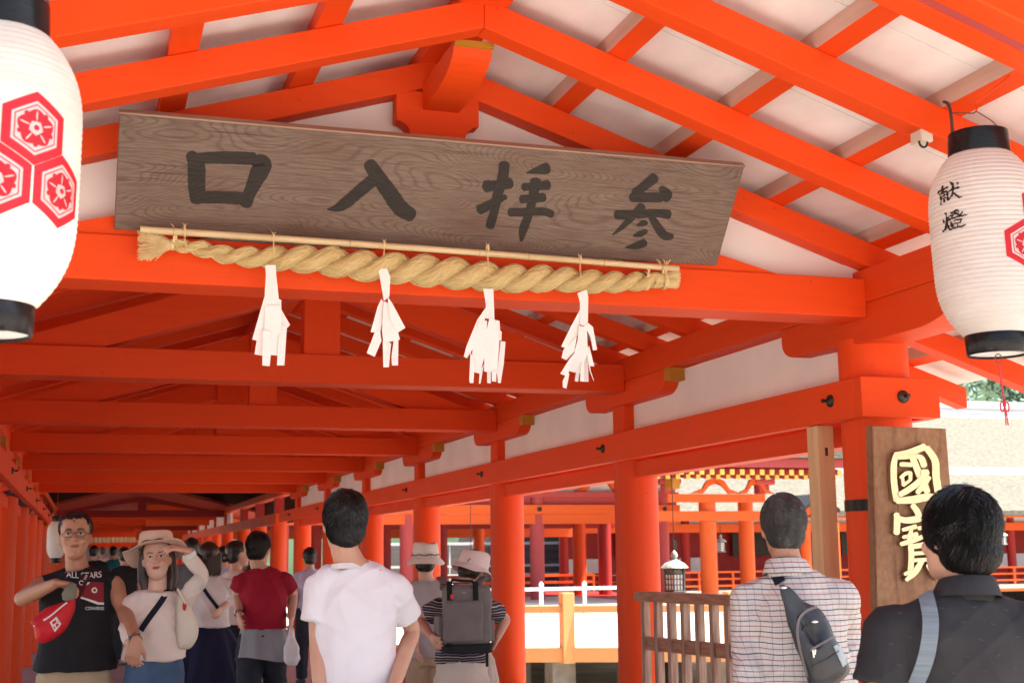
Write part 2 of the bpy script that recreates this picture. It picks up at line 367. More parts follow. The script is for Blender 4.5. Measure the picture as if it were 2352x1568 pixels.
# rafters, battens, boards
XE0, XE1 = -1.9, 4.97
YR = [3.41 - .0, 4.075, 4.74, 5.40] + [5.40 + .665 * k for k in range(1, 30)]
def slope_box(x0, x1, y0, y1, o0, o1):
    return MB().prism([(x0, zr(x0, o0)), (x1, zr(x1, o0)), (x1, zr(x1, o1)), (x0, zr(x0, o1))], y0, y1, 1)
for yb in YR:
    for x0, x1 in ((XE0, XC - .0008), (XC + .0008, XE1)):
        part('rafter', slope_box(x0, x1, yb - .10, yb, 0, .12), M['vx'], bev=.004)
YB0, YB1 = 3.1, 24.8
part('ridge_batten', MB().prism([(1.30, zr(1.30, .122)), (1.49, zr(1.49, .122)), (1.49, zr(1.49, .19)), (1.30, zr(1.30, .19))], YB0, YB1, 1), M['vy'])
for x in (1.905, 2.44, 2.96, 3.49, 4.02, 4.54, .74, .22, -.31, -.84, -1.37, -1.74):
    w_ = .082 if x > XC else .105
    bt = part('batten', slope_box(x, x + w_, YB0, YB1, .1215, .19), M['vy'], bev=.003)
    if x > XC: slope_box(x - .0022, x - .0004, YB0, YB1, .1225, .1895).build('bare_side', M['bside'], bt)
for x0, x1 in ((XE0 - .08, XC - .0005), (XC + .0005, XE1 + .08)):
    mb = MB(); y = YB0; i = 0
    while y < YB1:
        d = .0015 * (i % 2); a = slope_box(x0, x1, y, min(y + .329, YB1), .191 + d, .215); mb.add(a.v, a.f); y += .332; i += 1
    a = slope_box(x0, x1, YB0, YB1, .216, .225); mb.add(a.v, a.f)
    part('ceiling_boards', mb, M['white'])
    part('bark_roofing', slope_box(x0 - (.25 if x0 < 0 else 0), x1 + (.06 if x1 > 2 else 0), 2.45, YB1 + .3, .228, .5), M['bark'])  # front overhang lengthened out of view to shade the nearest man
# barge boards at the gable front
for x0, x1 in ((XE0 - .1, XC - .0006), (XC + .0006, XE1 + .1)):
    part('barge_board', slope_box(x0, x1, 3.14, 3.238, -.025, .226), M['vx'], bev=.006)
    part('barge_fillet', slope_box(x0, x1, 3.240, 3.308, .004, .1205), M['vpink'])
# low railings between the columns
for k in range(1, len(YC) - 1):
    y0, y1 = YC[k] + .15, YC[k + 1] - .15
    for X in (3.66,):
        rl = part('railing', MB().box(X - .035, X + .035, y0, y1, .32, .385), M['vy'], bev=.004)
        MB().box(X - .025, X + .025, y0, y1, .14, .19).build('rail', M['vy'], rl)
        MB().box(X - .045, X + .045, y0, y1, .002, .075).build('sill', M['vy'], rl)
        for j in range(4):
            yy = y0 + (y1 - y0) * (j + .5) / 4
            MB().box(X - .022, X + .022, yy - .03, yy + .03, .076, .139).add(*(lambda q: (q.v, q.f))(MB().box(X - .022, X + .022, yy - .03, yy + .03, .191, .319))).build('baluster', M['vz'], rl)

# ------------------------------------------------------------------ the corridor beyond the dark crossing
F2 = thing('far_corridor', 'dark crossing and far stretch of vermilion corridor behind the crowd', 'corridor', (1.4, 25, 0))
FY = [26.2, 29.2, 32.2] + [36.0 + 2.95 * k for k in range(12)]
M['dark_board'] = noisy('shade_dark_boards', (.035, .006, .005), (.06, .009, .006), .8); M['far_board'] = noisy('far_roof_boards', (.40, .04, .012), (.5, .05, .014), .7)  # near-black boards put the crossing's deep shade into the colour
for i, y in enumerate(FY):
    for X in (XL, XR):
        MB().lathe([(.16, -.1), (.16, 2.3)], (X, y, 0), 18).build('column', M['vz'], F2, smooth=True)
        MB().box(X - .09, X + .09, y - .09, y + .09, 2.301, 2.60).build('post', M['vz'] if i > 2 else M['vdeep'], F2)  # deeper red on the crossing timbers stands in for shade
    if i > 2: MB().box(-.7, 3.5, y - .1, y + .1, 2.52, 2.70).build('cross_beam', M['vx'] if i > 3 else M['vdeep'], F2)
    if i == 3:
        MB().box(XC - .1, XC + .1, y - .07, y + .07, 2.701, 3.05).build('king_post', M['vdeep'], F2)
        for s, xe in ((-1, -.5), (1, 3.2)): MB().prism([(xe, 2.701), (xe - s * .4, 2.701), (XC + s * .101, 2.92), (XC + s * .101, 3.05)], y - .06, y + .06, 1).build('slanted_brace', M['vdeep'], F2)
for X, s in ((XL, 1), (XR, -1)):
    x = X + s * .16
    MB().box(min(x, x + s * .06), max(x, x + s * .06), 25.0, 71, 2.08, 2.28).build('tie_beam', M['vy'], F2)
    MB().box(X - .03, X + .03, 35.0, 71, 2.281, 2.60).build('plaster_panel', M['plaster'], F2)
    MB().box(X - .1, X + .1, 25.0, 71, 2.621, 2.75).build('wall_plate', M['vy'], F2)
MB().prism([(-4.5, 2.6), (XC, 4.1), (7.3, 2.6), (7.3, 2.8), (XC, 4.4), (-4.5, 2.8)], 25.15, 35.6, 1).build('crossing_roof', M['dark_board'], F2)  # spread wide to keep light off the crossing
for X0, X1, z0 in ((-1.5, -1.3, .9), (4.5, 4.6, 2.25)): MB().box(X0, X1, 24.95, 35.5, z0, 3.3).build('light_block_wall', M['dark_board'], F2)  # side walls added to shut light out of the crossing
MB().prism([(-4.5, 2.55), (-2.3, 2.5), (XC, 3.4), (5.1, 2.5), (7.3, 2.55), (XC, 4.3)], 35.601, 35.64, 1).build('added_gable_boards', M['dark_board'], F2)  # added to close the sky gap above the far roof
MB().prism([(-4.5, 2.65), (-2.0, 2.72), (XC, 3.8), (4.9, 2.62), (7.3, 2.65), (XC, 4.3)], 25.11, 25.148, 1).build('added_gable_boards', M['dark_board'], F2)  # added to keep sunlight out above the near roof
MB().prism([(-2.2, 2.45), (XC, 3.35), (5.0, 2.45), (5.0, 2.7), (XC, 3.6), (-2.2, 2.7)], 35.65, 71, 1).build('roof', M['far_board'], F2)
MB().box(-1.1, 3.9, 70.5, 70.7, .0, 1.96).build('end_wall', noisy('grey_far_wall', (.20, .20, .21), (.28, .27, .27), .8), F2)
MB().box(-1.1, 3.9, 70.4, 70.7, 1.961, 2.23).build('end_beam', M['vx'], F2)
MB().box(-1.1, 3.9, 70.45, 70.7, 2.50, 3.6).build('end_gable', M['vx'], F2)
mb = MB()
for i in range(24): mb.box(-1.1 + i * .208, -1.1 + i * .208 + .19, 70.42 + .03 * (i % 2), 70.6, 2.231, 2.499)
mb.build('slatted_screen', M['newwood'], F2)
for i in range(12):
    y = 27 + i * 2.95
    MB().box(3.63, 3.70, y, y + 2.6, .32, .385).build('railing', M['vy'], F2)
# ------------------------------------------------------------------ brush strokes
def dens(pts, step):
    out = [pts[0]]
    for a, b in zip(pts, pts[1:]):
        n = max(1, int(math.dist(a[:2], b[:2]) / step))
        out += [tuple(a[i] + (b[i] - a[i]) * k / n for i in range(3)) for k in range(1, n + 1)]
    return out
def stroke2d(pts, step=12, rough=.05, smooth=True):
    """centre line with widths -> left/right outline rows (2-D), rounded ends, slightly ragged"""
    p = cr(pts, 5) if smooth and len(pts) > 2 else [tuple(map(float, q)) for q in pts]
    p = dens(p, step); rows = []
    n = len(p)
    for i, (x, y, w_) in enumerate(p):
        a = p[max(i - 1, 0)]; b = p[min(i + 1, n - 1)]
        dx, dy = b[0] - a[0], b[1] - a[1]; L = math.hypot(dx, dy) or 1; dx /= L; dy /= L
        h = w_ / 2 * (1 + R.uniform(-rough, rough))
        if i == 0:
            for t in (1, .86, .5): rows.append((x - dx * h * t * .7, y - dy * h * t * .7, dx, dy, h * sqrt(max(0, 1 - t * t)) + .01))
        rows.append((x, y, dx, dy, h))
        if i == n - 1:
            for t in (.5, .86, 1): rows.append((x + dx * h * t * .7, y + dy * h * t * .7, dx, dy, h * sqrt(max(0, 1 - t * t)) + .01))
    return [((x - dy * -h, y + dx * -h), (x + dy * -h, y - dx * -h)) for x, y, dx, dy, h in rows]
def stroke_mesh(mb, pts, fn, depth=None, **k):
    """fn(x,y,level)->3D ; level 0 = face, 1 = back"""
    rows = stroke2d(pts, **k); n = len(rows)
    v = [fn(*a, 0) for r in rows for a in r]
    f = [(2 * i, 2 * i + 1, 2 * i + 3, 2 * i + 2) for i in range(n - 1)]
    if depth:
        v += [fn(*a, 1) for r in rows for a in r]; o = 2 * n
        f += [(2 * i + s, 2 * i + 2 + s, 2 * i + 2 + s + o, 2 * i + s + o) for i in range(n - 1) for s in (0, 1)]
        f += [(0, 1, 1 + o, o), (2 * n - 2, 2 * n - 1, 2 * n - 1 + o, 2 * n - 2 + o)]
    mb.add(v, f)
def plane_fn(mapx, P0, nrm):
    nrm = Vector(nrm).normalized(); P0 = Vector(P0)
    def f(x, y, off):
        w_ = ray(*mapx(x, y)); t = (P0 + nrm * off - EYE).dot(nrm) / w_.dot(nrm); return EYE + w_ * t
    return f
# ------------------------------------------------------------------ the entrance board
BL = Vector((.066, 5.30, 2.770)); E1 = Vector((1, 0, 0)); E2 = Vector((0, -.30, .376)).normalized(); EN = E1.cross(E2).normalized()
if EN.y > 0: EN = -EN
SG = thing('entrance_board', 'long weathered plank with four faded black brush characters under the gable', 'sign', tuple(BL))
WB, HB, TB = 2.615, .482, .035
def bp(a, b, c): return BL + E1 * a + E2 * b + EN * c
mb = MB(); v = [bp(a, b, c) for c in (-TB, 0) for a, b in ((0, 0), (WB - .0, 0), (WB + .0, HB), (.0, HB))]
mb.add(v, [(3, 2, 1, 0), (4, 5, 6, 7), (0, 1, 5, 4), (1, 2, 6, 5), (2, 3, 7, 6), (3, 0, 4, 7)]); mb.build('plank', M['board'], SG, bev=.005)
mb = MB(); v = [bp(a, b, c) for c in (-TB - .002, .003) for a, b in ((-.002, HB + .0005), (WB + .002, HB + .0005), (WB + .002, HB + .007), (-.002, HB + .007))]
mb.add(v, [(3, 2, 1, 0), (4, 5, 6, 7), (0, 1, 5, 4), (1, 2, 6, 5), (2, 3, 7, 6), (3, 0, 4, 7)]); mb.build('top_edge', noisy('worn_plank_edge', (.30, .18, .13), (.42, .27, .2), .8, (1, 8, 8)), SG)
m1 = lambda x, y: (395.2 + .26882 * x, 316.1 + .26882 * y)
m2 = lambda x, y: (1059 + .24193 * x, 339.8 + .24193 * y)
CH = {
 'mouth': (m1, [[(160, 150, 95), (205, 230, 150), (210, 400, 148), (215, 530, 125)], [(230, 175, 90), (430, 172, 108), (690, 180, 110)],
                [(735, 190, 110), (770, 235, 165), (715, 360, 140), (665, 470, 110), (625, 555, 130)], [(250, 510, 110), (420, 510, 105), (600, 520, 110)]]),
 'enter': (m1, [[(1690, 230, 115), (1750, 320, 125), (1850, 460, 135), (1950, 600, 140), (2040, 660, 120)], [(1720, 360, 110), (1600, 460, 105), (1480, 560, 100), (1400, 605, 60), (1330, 612, 14)]]),
 'worship': (m2, [[(410, 160, 100), (400, 260, 100), (355, 420, 95), (310, 620, 85), (275, 740, 85)], [(240, 365, 115), (340, 355, 95), (460, 335, 110)], [(180, 585, 95), (290, 530, 85), (420, 465, 50)],
                  [(625, 238, 16), (720, 215, 70), (810, 195, 110)], [(600, 372, 80), (710, 365, 75), (820, 352, 95)], [(580, 487, 85), (690, 482, 75), (780, 470, 90)],
                  [(470, 612, 85), (620, 608, 80), (780, 605, 78), (860, 630, 75)], [(710, 320, 110), (680, 480, 85), (640, 640, 80), (590, 780, 80), (572, 880, 30)]]),
 'visit': (m2, [[(1835, 285, 100), (1750, 355, 90), (1650, 430, 80)], [(1625, 470, 90), (1750, 470, 95), (1900, 470, 90)], [(1900, 385, 60), (1955, 440, 100), (1945, 495, 60)],
                [(1480, 635, 90), (1650, 630, 85), (1850, 620, 80), (1965, 630, 95)], [(1715, 560, 90), (1640, 640, 75), (1530, 750, 50), (1440, 825, 14)], [(1800, 640, 60), (1860, 740, 80), (1930, 830, 85), (2000, 840, 60)],
                [(1670, 735, 18), (1730, 715, 60), (1760, 715, 40)], [(1640, 835, 20), (1700, 815, 60), (1760, 790, 40)], [(1560, 945, 10), (1660, 930, 70), (1740, 900, 75)]])}
kk = 0
for nm, (mp, sts) in CH.items():
    mb = MB()
    for st in sts:
        kk += 1; f = plane_fn(mp, BL, EN); h = .0006 + .00025 * (kk % 8)
        stroke_mesh(mb, st, lambda x, y, l, f=f, h=h: f(x, y, h), step=14, rough=.035)
    mb.build('painted_character', M['ink'], SG)
# knots and a split
# ------------------------------------------------------------------ bamboo pole and straw rope
zb = lambda x, y: (300.3 + .28226 * x, 505.8 + .28226 * y)
zc = lambda x, y: (932.6 + .28226 * x, 553.2 + .28226 * y)
P0, P1 = at(322, 527, 5.20), at(1558, 617, 5.20)
BB = thing('bamboo_pole', 'pale slim bamboo pole lying along the lower edge of the brushed board', 'pole', tuple(P0))
M['bamboo'] = noisy('dry_bamboo', (.50, .36, .18), (.66, .52, .30), .4, (1.2, 8, 8), 4, 5, .1, .001)
pts, rad = [], []
nodes = [0, .068, .355, .43, .60, .705, .86, .96, 1.0]
nd = [.055, .36, .60, .695, .845, .965]
for i in range(161):
    t = i / 160; q = P0.lerp(P1, t) + Vector((0, 0, .006 * sin(t * pi))); r = .0142 - .001 * t
    for x in nd: r += .0016 * math.exp(-((t - x) / .0022) ** 2)
    pts.append(q); rad.append(r)
MB().tube(pts, rad, 14).build('pole', M['bamboo'], BB, smooth=True)
mb = MB()
for x in nd:
    q = P0.lerp(P1, x) + Vector((0, 0, .006 * sin(x * pi))); mb.tube([q - Vector((.0012, 0, 0)), q + Vector((.0012, 0, 0))], [.0160, .0160], 14)
mb.build('node_rings', noisy('bamboo_node', (.28, .18, .08), (.4, .28, .14), .6), BB, smooth=True)
def straw_mat():
    m, nt, b = new_mat('rice_straw')
    uv = N(nt, 'ShaderNodeUVMap'); mp = N(nt, 'ShaderNodeMapping'); mp.inputs['Scale'].default_value = (1.6, 26, 1); nt.links.new(uv.outputs[0], mp.inputs[0])
    n = N(nt, 'ShaderNodeTexNoise', Scale=4.0, Detail=4.0, Roughness=.6, Distortion=.3); nt.links.new(mp.outputs[0], n.inputs['Vector'])
    n2 = N(nt, 'ShaderNodeTexNoise', Scale=9.0, Detail=2.0); nt.links.new(coords(nt), n2.inputs['Vector'])
    c = ramp(nt, n.outputs['Fac'], [(.30, (.22, .14, .04)), (.42, (.60, .43, .17)), (.6, (.78, .62, .30)), (.8, (.86, .75, .44))])
    c = mixc(nt, mth(nt, 'MULTIPLY', n2.outputs['Fac'], .35), c, (.45, .28, .10)); nt.links.new(c, b.inputs['Base Color'])
    b.inputs['Roughness'].default_value = .6; bump(nt, b, n.outputs['Fac'], .8, .006); return m
M['straw'] = straw_mat()
M['straw1'] = noisy('loose_straw', (.62, .45, .19), (.84, .69, .38), .6, (9, 9, 9), 3)
def uvtube(name, pts, rad, n, mat, parent, skew=0.0, lumps=None):
    vs, fs, uvs = [], [], []; k = len(pts); L = 0; prev = None; ring = []
    for i, p in enumerate(pts):
        t = (pts[min(i + 1, k - 1)] - pts[max(i - 1, 0)]).normalized()
        if i: L += (pts[i] - pts[i - 1]).length
        a = prev - t * prev.dot(t) if prev else t.orthogonal(); a.normalize(); prev = a; b = t.cross(a)
        for j in range(n + 1):
            q = 2 * pi * j / n; r = rad[i] * (lumps(i, q) if lumps else 1)
            vs.append(p + (a * cos(q) + b * sin(q)) * r); ring.append((L * 4, j / n + skew * L))
    for i in range(k - 1):
        for j in range(n): a = i * (n + 1) + j; fs.append((a, a + 1, a + n + 2, a + n + 1))
    off = parent_world(parent); me = bpy.data.meshes.new(name); me.from_pydata([v - off for v in vs], [], fs)
    ul = me.uv_layers.new(name='UVMap')
    for li, l in enumerate(me.loops): ul.data[li].uv = ring[l.vertex_index]
    for p in me.polygons: p.use_smooth = True
    me.materials.append(mat); o = bpy.data.objects.new(name, me); COL.objects.link(o); o.parent = parent; return o
rp = [(396, 562, 11), (427, 566.5, 15), (470, 573.5, 18), (515, 585, 20), (582, 592, 24), (639, 595, 28), (724, 597, 32), (780, 605, 34), (837, 612, 34), (921, 618, 35), (1017, 626, 37), (1116, 636, 35), (1187, 641, 33), (1271, 641, 31), (1356, 647, 28), (1440, 648, 24), (1484, 645, 21), (1515, 644, 19)]
RY = 5.235
rc = [(at(u, v, RY), r * .00178) for u, v, r in [(a[0], a[1], a[2] * .95) for a in cr(rp, 14)]]
SR = thing('straw_rope', 'thick twisted yellow straw rope with frayed ends hung under the entrance board', 'rope', tuple(rc[0][0]))
ph = 0; s1, s2, rr = [], [], []
for i, (c, r) in enumerate(rc):
    if i: ph += (c - rc[i - 1][0]).length * 2 * pi / (.085 + r * 2.9)
    y = c.y - r * .15
    o = Vector((0, cos(ph), -sin(ph))) * r * .50
    s1.append(Vector((c.x, y, c.z)) + o); s2.append(Vector((c.x, y, c.z)) - o); rr.append(r * .60)
def lump(i, q): return 1 + .03 * sin(q * 9 + i * .25) + .025 * sin(q * 17 - i * .4)
for s_ in (s1, s2): uvtube('strand', s_, rr, 44, M['straw'], SR, 1.6, lump)
# fibres standing off the strands
mb = MB()
for s_ in (s1, s2):
    for _ in range(650):
        i = R.randrange(4, len(s_) - 8); q = R.uniform(0, 2 * pi); L = R.randrange(4, 8); pts = []
        for k in range(L):
            j = min(i + k, len(s_) - 1); t = (s_[min(j + 1, len(s_) - 1)] - s_[j - 1]).normalized(); a = Vector((0, 0, 1)).cross(t).normalized(); b = t.cross(a)
            r = rr[j] * (1.005 + (.05 * R.random() + .0 if k < L - 1 else R.uniform(0, .16))); qq = q + k * .16
            pts.append(s_[j] + (a * cos(qq) + b * sin(qq)) * r)
        mb.tube(pts, [.0011] * (L - 1) + [.0006], 3, cap=False)
mb.build('stray_fibres', M['straw1'], SR)
mb = MB(); c0 = at(397, 562, RY)
for _ in range(330):
    e = at(R.uniform(314, 342), R.uniform(528, 598), RY + R.uniform(-.05, .05)); q = c0 + Vector((0, R.uniform(-.012, .012), R.uniform(-.016, .016)))
    mid = q.lerp(e, .5) + Vector((0, 0, R.uniform(-.008, .008))); mb.tube([q, mid, e], [.0014, .0013, .001], 4, cap=False)
for _ in range(60):
    e = at(R.uniform(322, 360), R.uniform(575, 600), RY + R.uniform(-.05, .02)); mb.tube([c0, c0.lerp(e, .5) + Vector((0, 0, .004)), e], .0012, 4, cap=False)
mb.build('frayed_end', M['straw1'], SR)
mb = MB()
for _ in range(420):
    a0 = R.uniform(0, 2 * pi); rr_ = sqrt(R.random()); q = at(1500, 644, RY) + Vector((0, cos(a0) * .034 * rr_, sin(a0) * .034 * rr_)); e = at(R.uniform(1550, 1558), 641, RY) + Vector((0, cos(a0) * .036 * rr_, sin(a0) * .040 * rr_ + R.uniform(-.004, .004)))
    m_ = q.lerp(e, .5); k_ = .9; m_ = Vector((m_.x, RY + (m_.y - RY) * k_, at(1525, 643, RY).z + (m_.z - at(1525, 643, RY).z) * k_)); mb.tube([q, m_, e], .0014, 4, cap=False)
mb.build('trimmed_end', M['straw1'], SR)
mb = MB()
def binding(mb, u, v, r, w=.012, turns=4, dx=0, Y=RY):
    c = at(u, v, Y); pts = []
    for i in range(turns * 14): a = i / 14 * 2 * pi; pts.append(c + Vector((w * (i / (turns * 14) - .5) + dx * sin(a), cos(a) * r, sin(a) * r)))
    mb.tube(pts, .0022, 5)
binding(mb, 396, 562, .021); binding(mb, 1484, 645, .040, .016); binding(mb, 1525, 644, .038, .018)
for u, v in ((400, 540), (405, 535), (1490, 622), (1523, 613), (1530, 612)):
    c = at(u, v, RY - .03)
    for k in range(5):
        e = c + Vector((R.uniform(-.03, .03), R.uniform(-.01, .01), R.uniform(-.005, .035))); mb.tube([c + Vector((R.uniform(-.004, .004), 0, -.03)), c, c.lerp(e, .6) + Vector((0, 0, .006)), e], [.003, .0035, .002, .001], 5)
mb.build('binding', M['straw1'], SR)
for u, v0, v1 in ((424, 520, 575), (628, 540, 606), (882, 556, 622), (1120, 565, 636), (1332, 590, 650)):
    mb = MB()
    mb.tube([at(u - 4, v0 - 8, 5.185), at(u, v0, 5.18), at(u + 2, (v0 + v1) / 2, 5.175), at(u + 4, v1, 5.17)], .0011, 4); mb.tube([at(u + 5, v0 - 7, 5.185), at(u + 1, v0, 5.18), at(u - 1, (v0 + v1) / 2, 5.177), at(u + 5, v1, 5.17)], .0011, 4)
    binding(mb, u, v0 + 5, .0155, .004, 3, Y=5.20)
    mb.build('tie_thread', M['straw1'], SR)
# paper streamers
SH = [(zb, 'zigzag white paper streamer hanging at the left end of the rope', [
  [(1095, 365), (1180, 365), (1185, 450), (1205, 640), (1225, 650), (1225, 720), (1100, 720), (1090, 600), (1100, 450)], [(1095, 600), (1060, 720), (988, 970), (1085, 990), (1140, 700)],
  [(1040, 890), (1007, 1090), (1090, 1105), (1140, 990), (1100, 890)], [(1075, 900), (1070, 1180), (1130, 1187), (1150, 1000), (1140, 900)], [(1092, 700), (1085, 985), (1145, 997), (1225, 900), (1225, 690)],
  [(1222, 720), (1297, 850), (1265, 885), (1212, 850)], [(1210, 830), (1190, 1180), (1250, 1180), (1270, 880), (1240, 840)], [(1150, 900), (1140, 1095), (1195, 1100), (1215, 880)]]),
 (zb, 'white paper streamer second from the left under the rope, spread like an A', [
  [(2015, 395), (2085, 395), (2112, 460), (2105, 620), (2060, 660), (2050, 600)], [(2040, 640), (2010, 700), (1952, 910), (2030, 915), (2080, 700)], [(1990, 900), (1920, 1080), (1985, 1110), (2040, 980), (2030, 900)],
  [(2090, 620), (2130, 680), (2235, 875), (2170, 915), (2110, 800)], [(2060, 660), (2045, 900), (2055, 1000), (2190, 970), (2150, 800), (2110, 680)], [(2050, 980), (2055, 1195), (2100, 1195), (2120, 1000)], [(2140, 970), (2122, 1110), (2125, 1180), (2175, 1180), (2178, 960)]]),
 (zc, 'fullest white paper streamer, third from the left, with many cut strips', [
  [(628, 390), (710, 390), (715, 500), (720, 640), (640, 630), (650, 520)], [(665, 520), (580, 640), (490, 860), (470, 940), (495, 955), (560, 850), (640, 650)], [(600, 640), (545, 820), (530, 1060), (600, 1080), (650, 900), (660, 650)],
  [(525, 900), (515, 1130), (520, 1155), (548, 1155), (560, 1000)], [(680, 620), (640, 800), (635, 1060), (740, 1080), (760, 820), (720, 640)], [(718, 640), (760, 650), (765, 730), (778, 740), (775, 810), (740, 810)], [(770, 815), (810, 820), (795, 1000), (770, 1155), (750, 1155), (740, 1070)],
  [(600, 1060), (592, 1160), (605, 1160), (635, 1000)], [(660, 1060), (660, 1155), (690, 1158), (693, 1060)], [(700, 1060), (698, 1140), (733, 1145), (735, 1060)]]),
 (zc, 'ragged white paper streamer at the right end of the rope', [
  [(1395, 425), (1470, 398), (1483, 455), (1480, 660), (1450, 690), (1415, 680), (1415, 500)], [(1415, 560), (1340, 700), (1262, 860), (1330, 880), (1410, 740)], [(1320, 850), (1283, 880), (1265, 950), (1305, 970), (1370, 900), (1390, 780)],
  [(1330, 960), (1255, 1080), (1310, 1100), (1360, 980), (1380, 900)], [(1310, 1060), (1275, 1140), (1275, 1190), (1305, 1200), (1330, 1080)], [(1450, 690), (1480, 665), (1520, 700), (1555, 885), (1520, 890), (1500, 780)],
  [(1410, 690), (1395, 810), (1330, 1060), (1420, 1080), (1480, 900), (1470, 700)], [(1490, 850), (1532, 1020), (1490, 1015), (1470, 900)], [(1385, 1060), (1372, 1140), (1400, 1145), (1415, 1060)], [(1425, 1000), (1415, 1140), (1450, 1145), (1450, 980)], [(1450, 900), (1452, 1145), (1485, 1145), (1480, 900)],
  [(1482, 985), (1495, 1060), (1525, 1135), (1529, 1137), (1503, 1060), (1490, 985)]])]
for i, (mp, lab, polys) in enumerate(SH):
    root = at(*mp(*polys[0][0]), 5.17)
    T = thing('paper_streamer', lab, 'paper streamer', tuple(root), 'folded paper streamers hanging from the straw rope')
    for j, pg in enumerate(polys):
        x0 = min(p[0] for p in pg); x1 = max(p[0] for p in pg); sgn = 1 if j % 2 else -1; yb = 5.165 - .0045 * (j % 5)
        o = MB().add([at(*mp(*p), yb + sgn * .012 * ((p[0] - x0) / (x1 - x0) - .5) + .02 * ((p[1] - 380) / 800) * (1 if j % 3 else -1) * .4) for p in pg], [tuple(range(len(pg)))]).build('folded_strip', M['paper'], T)
        bm = bmesh.new(); bm.from_mesh(o.data); bmesh.ops.triangulate(bm, faces=bm.faces); bm.to_mesh(o.data); bm.free()
        sd = o.modifiers.new('thick', 'SOLIDIFY'); sd.thickness = .0006
# ------------------------------------------------------------------ paper lanterns
def lantern_paper(name, warm=False):
    m, nt, b = new_mat(name); out = nt.nodes['Material Output']
    n = N(nt, 'ShaderNodeTexNoise', Scale=6.0, Detail=8.0, Roughness=.7); nt.links.new(coords(nt, (1, 1, 4)), n.inputs['Vector'])
    c = ramp(nt, n.outputs['Fac'], [(.3, (.76, .71, .66)), (.7, (.86, .83, .80))]); nt.links.new(c, b.inputs['Base Color']); b.inputs['Roughness'].default_value = .7
    bump(nt, b, n.outputs['Fac'], .25, .003)
    t = N(nt, 'ShaderNodeBsdfTranslucent'); nt.links.new(c, t.inputs['Color']); mx = N(nt, 'ShaderNodeMixShader'); mx.inputs[0].default_value = .42
    nt.links.new(b.outputs[0], mx.inputs[1]); nt.links.new(t.outputs[0], mx.inputs[2]); nt.links.new(mx.outputs[0], out.inputs[0]); return m
def inked(name, c, tr=.35):
    m, nt, b = new_mat(name); out = nt.nodes['Material Output']; b.inputs['Base Color'].default_value = (*c, 1); b.inputs['Roughness'].default_value = .6
    t = N(nt, 'ShaderNodeBsdfTranslucent'); t.inputs['Color'].default_value = (*c, 1); mx = N(nt, 'ShaderNodeMixShader'); mx.inputs[0].default_value = tr
    nt.links.new(b.outputs[0], mx.inputs[1]); nt.links.new(t.outputs[0], mx.inputs[2]); nt.links.new(mx.outputs[0], out.inputs[0]); return m
M['lpaper'] = lantern_paper('ribbed_lantern_paper'); M['lred'] = inked('crest_red', (.66, .018, .035)); M['lwhite'] = inked('crest_white', (.82, .78, .74), .42); M['lblack'] = inked('lantern_ink', (.012, .010, .010), .05)
def body_r(t, Rm):       # t 0 bottom .. 1 top
    s = abs(2 * t - 1.0)
    return Rm * (1 - .415 * (max(0, s - .30) / .70) ** 2.7 - .02 * s * s)
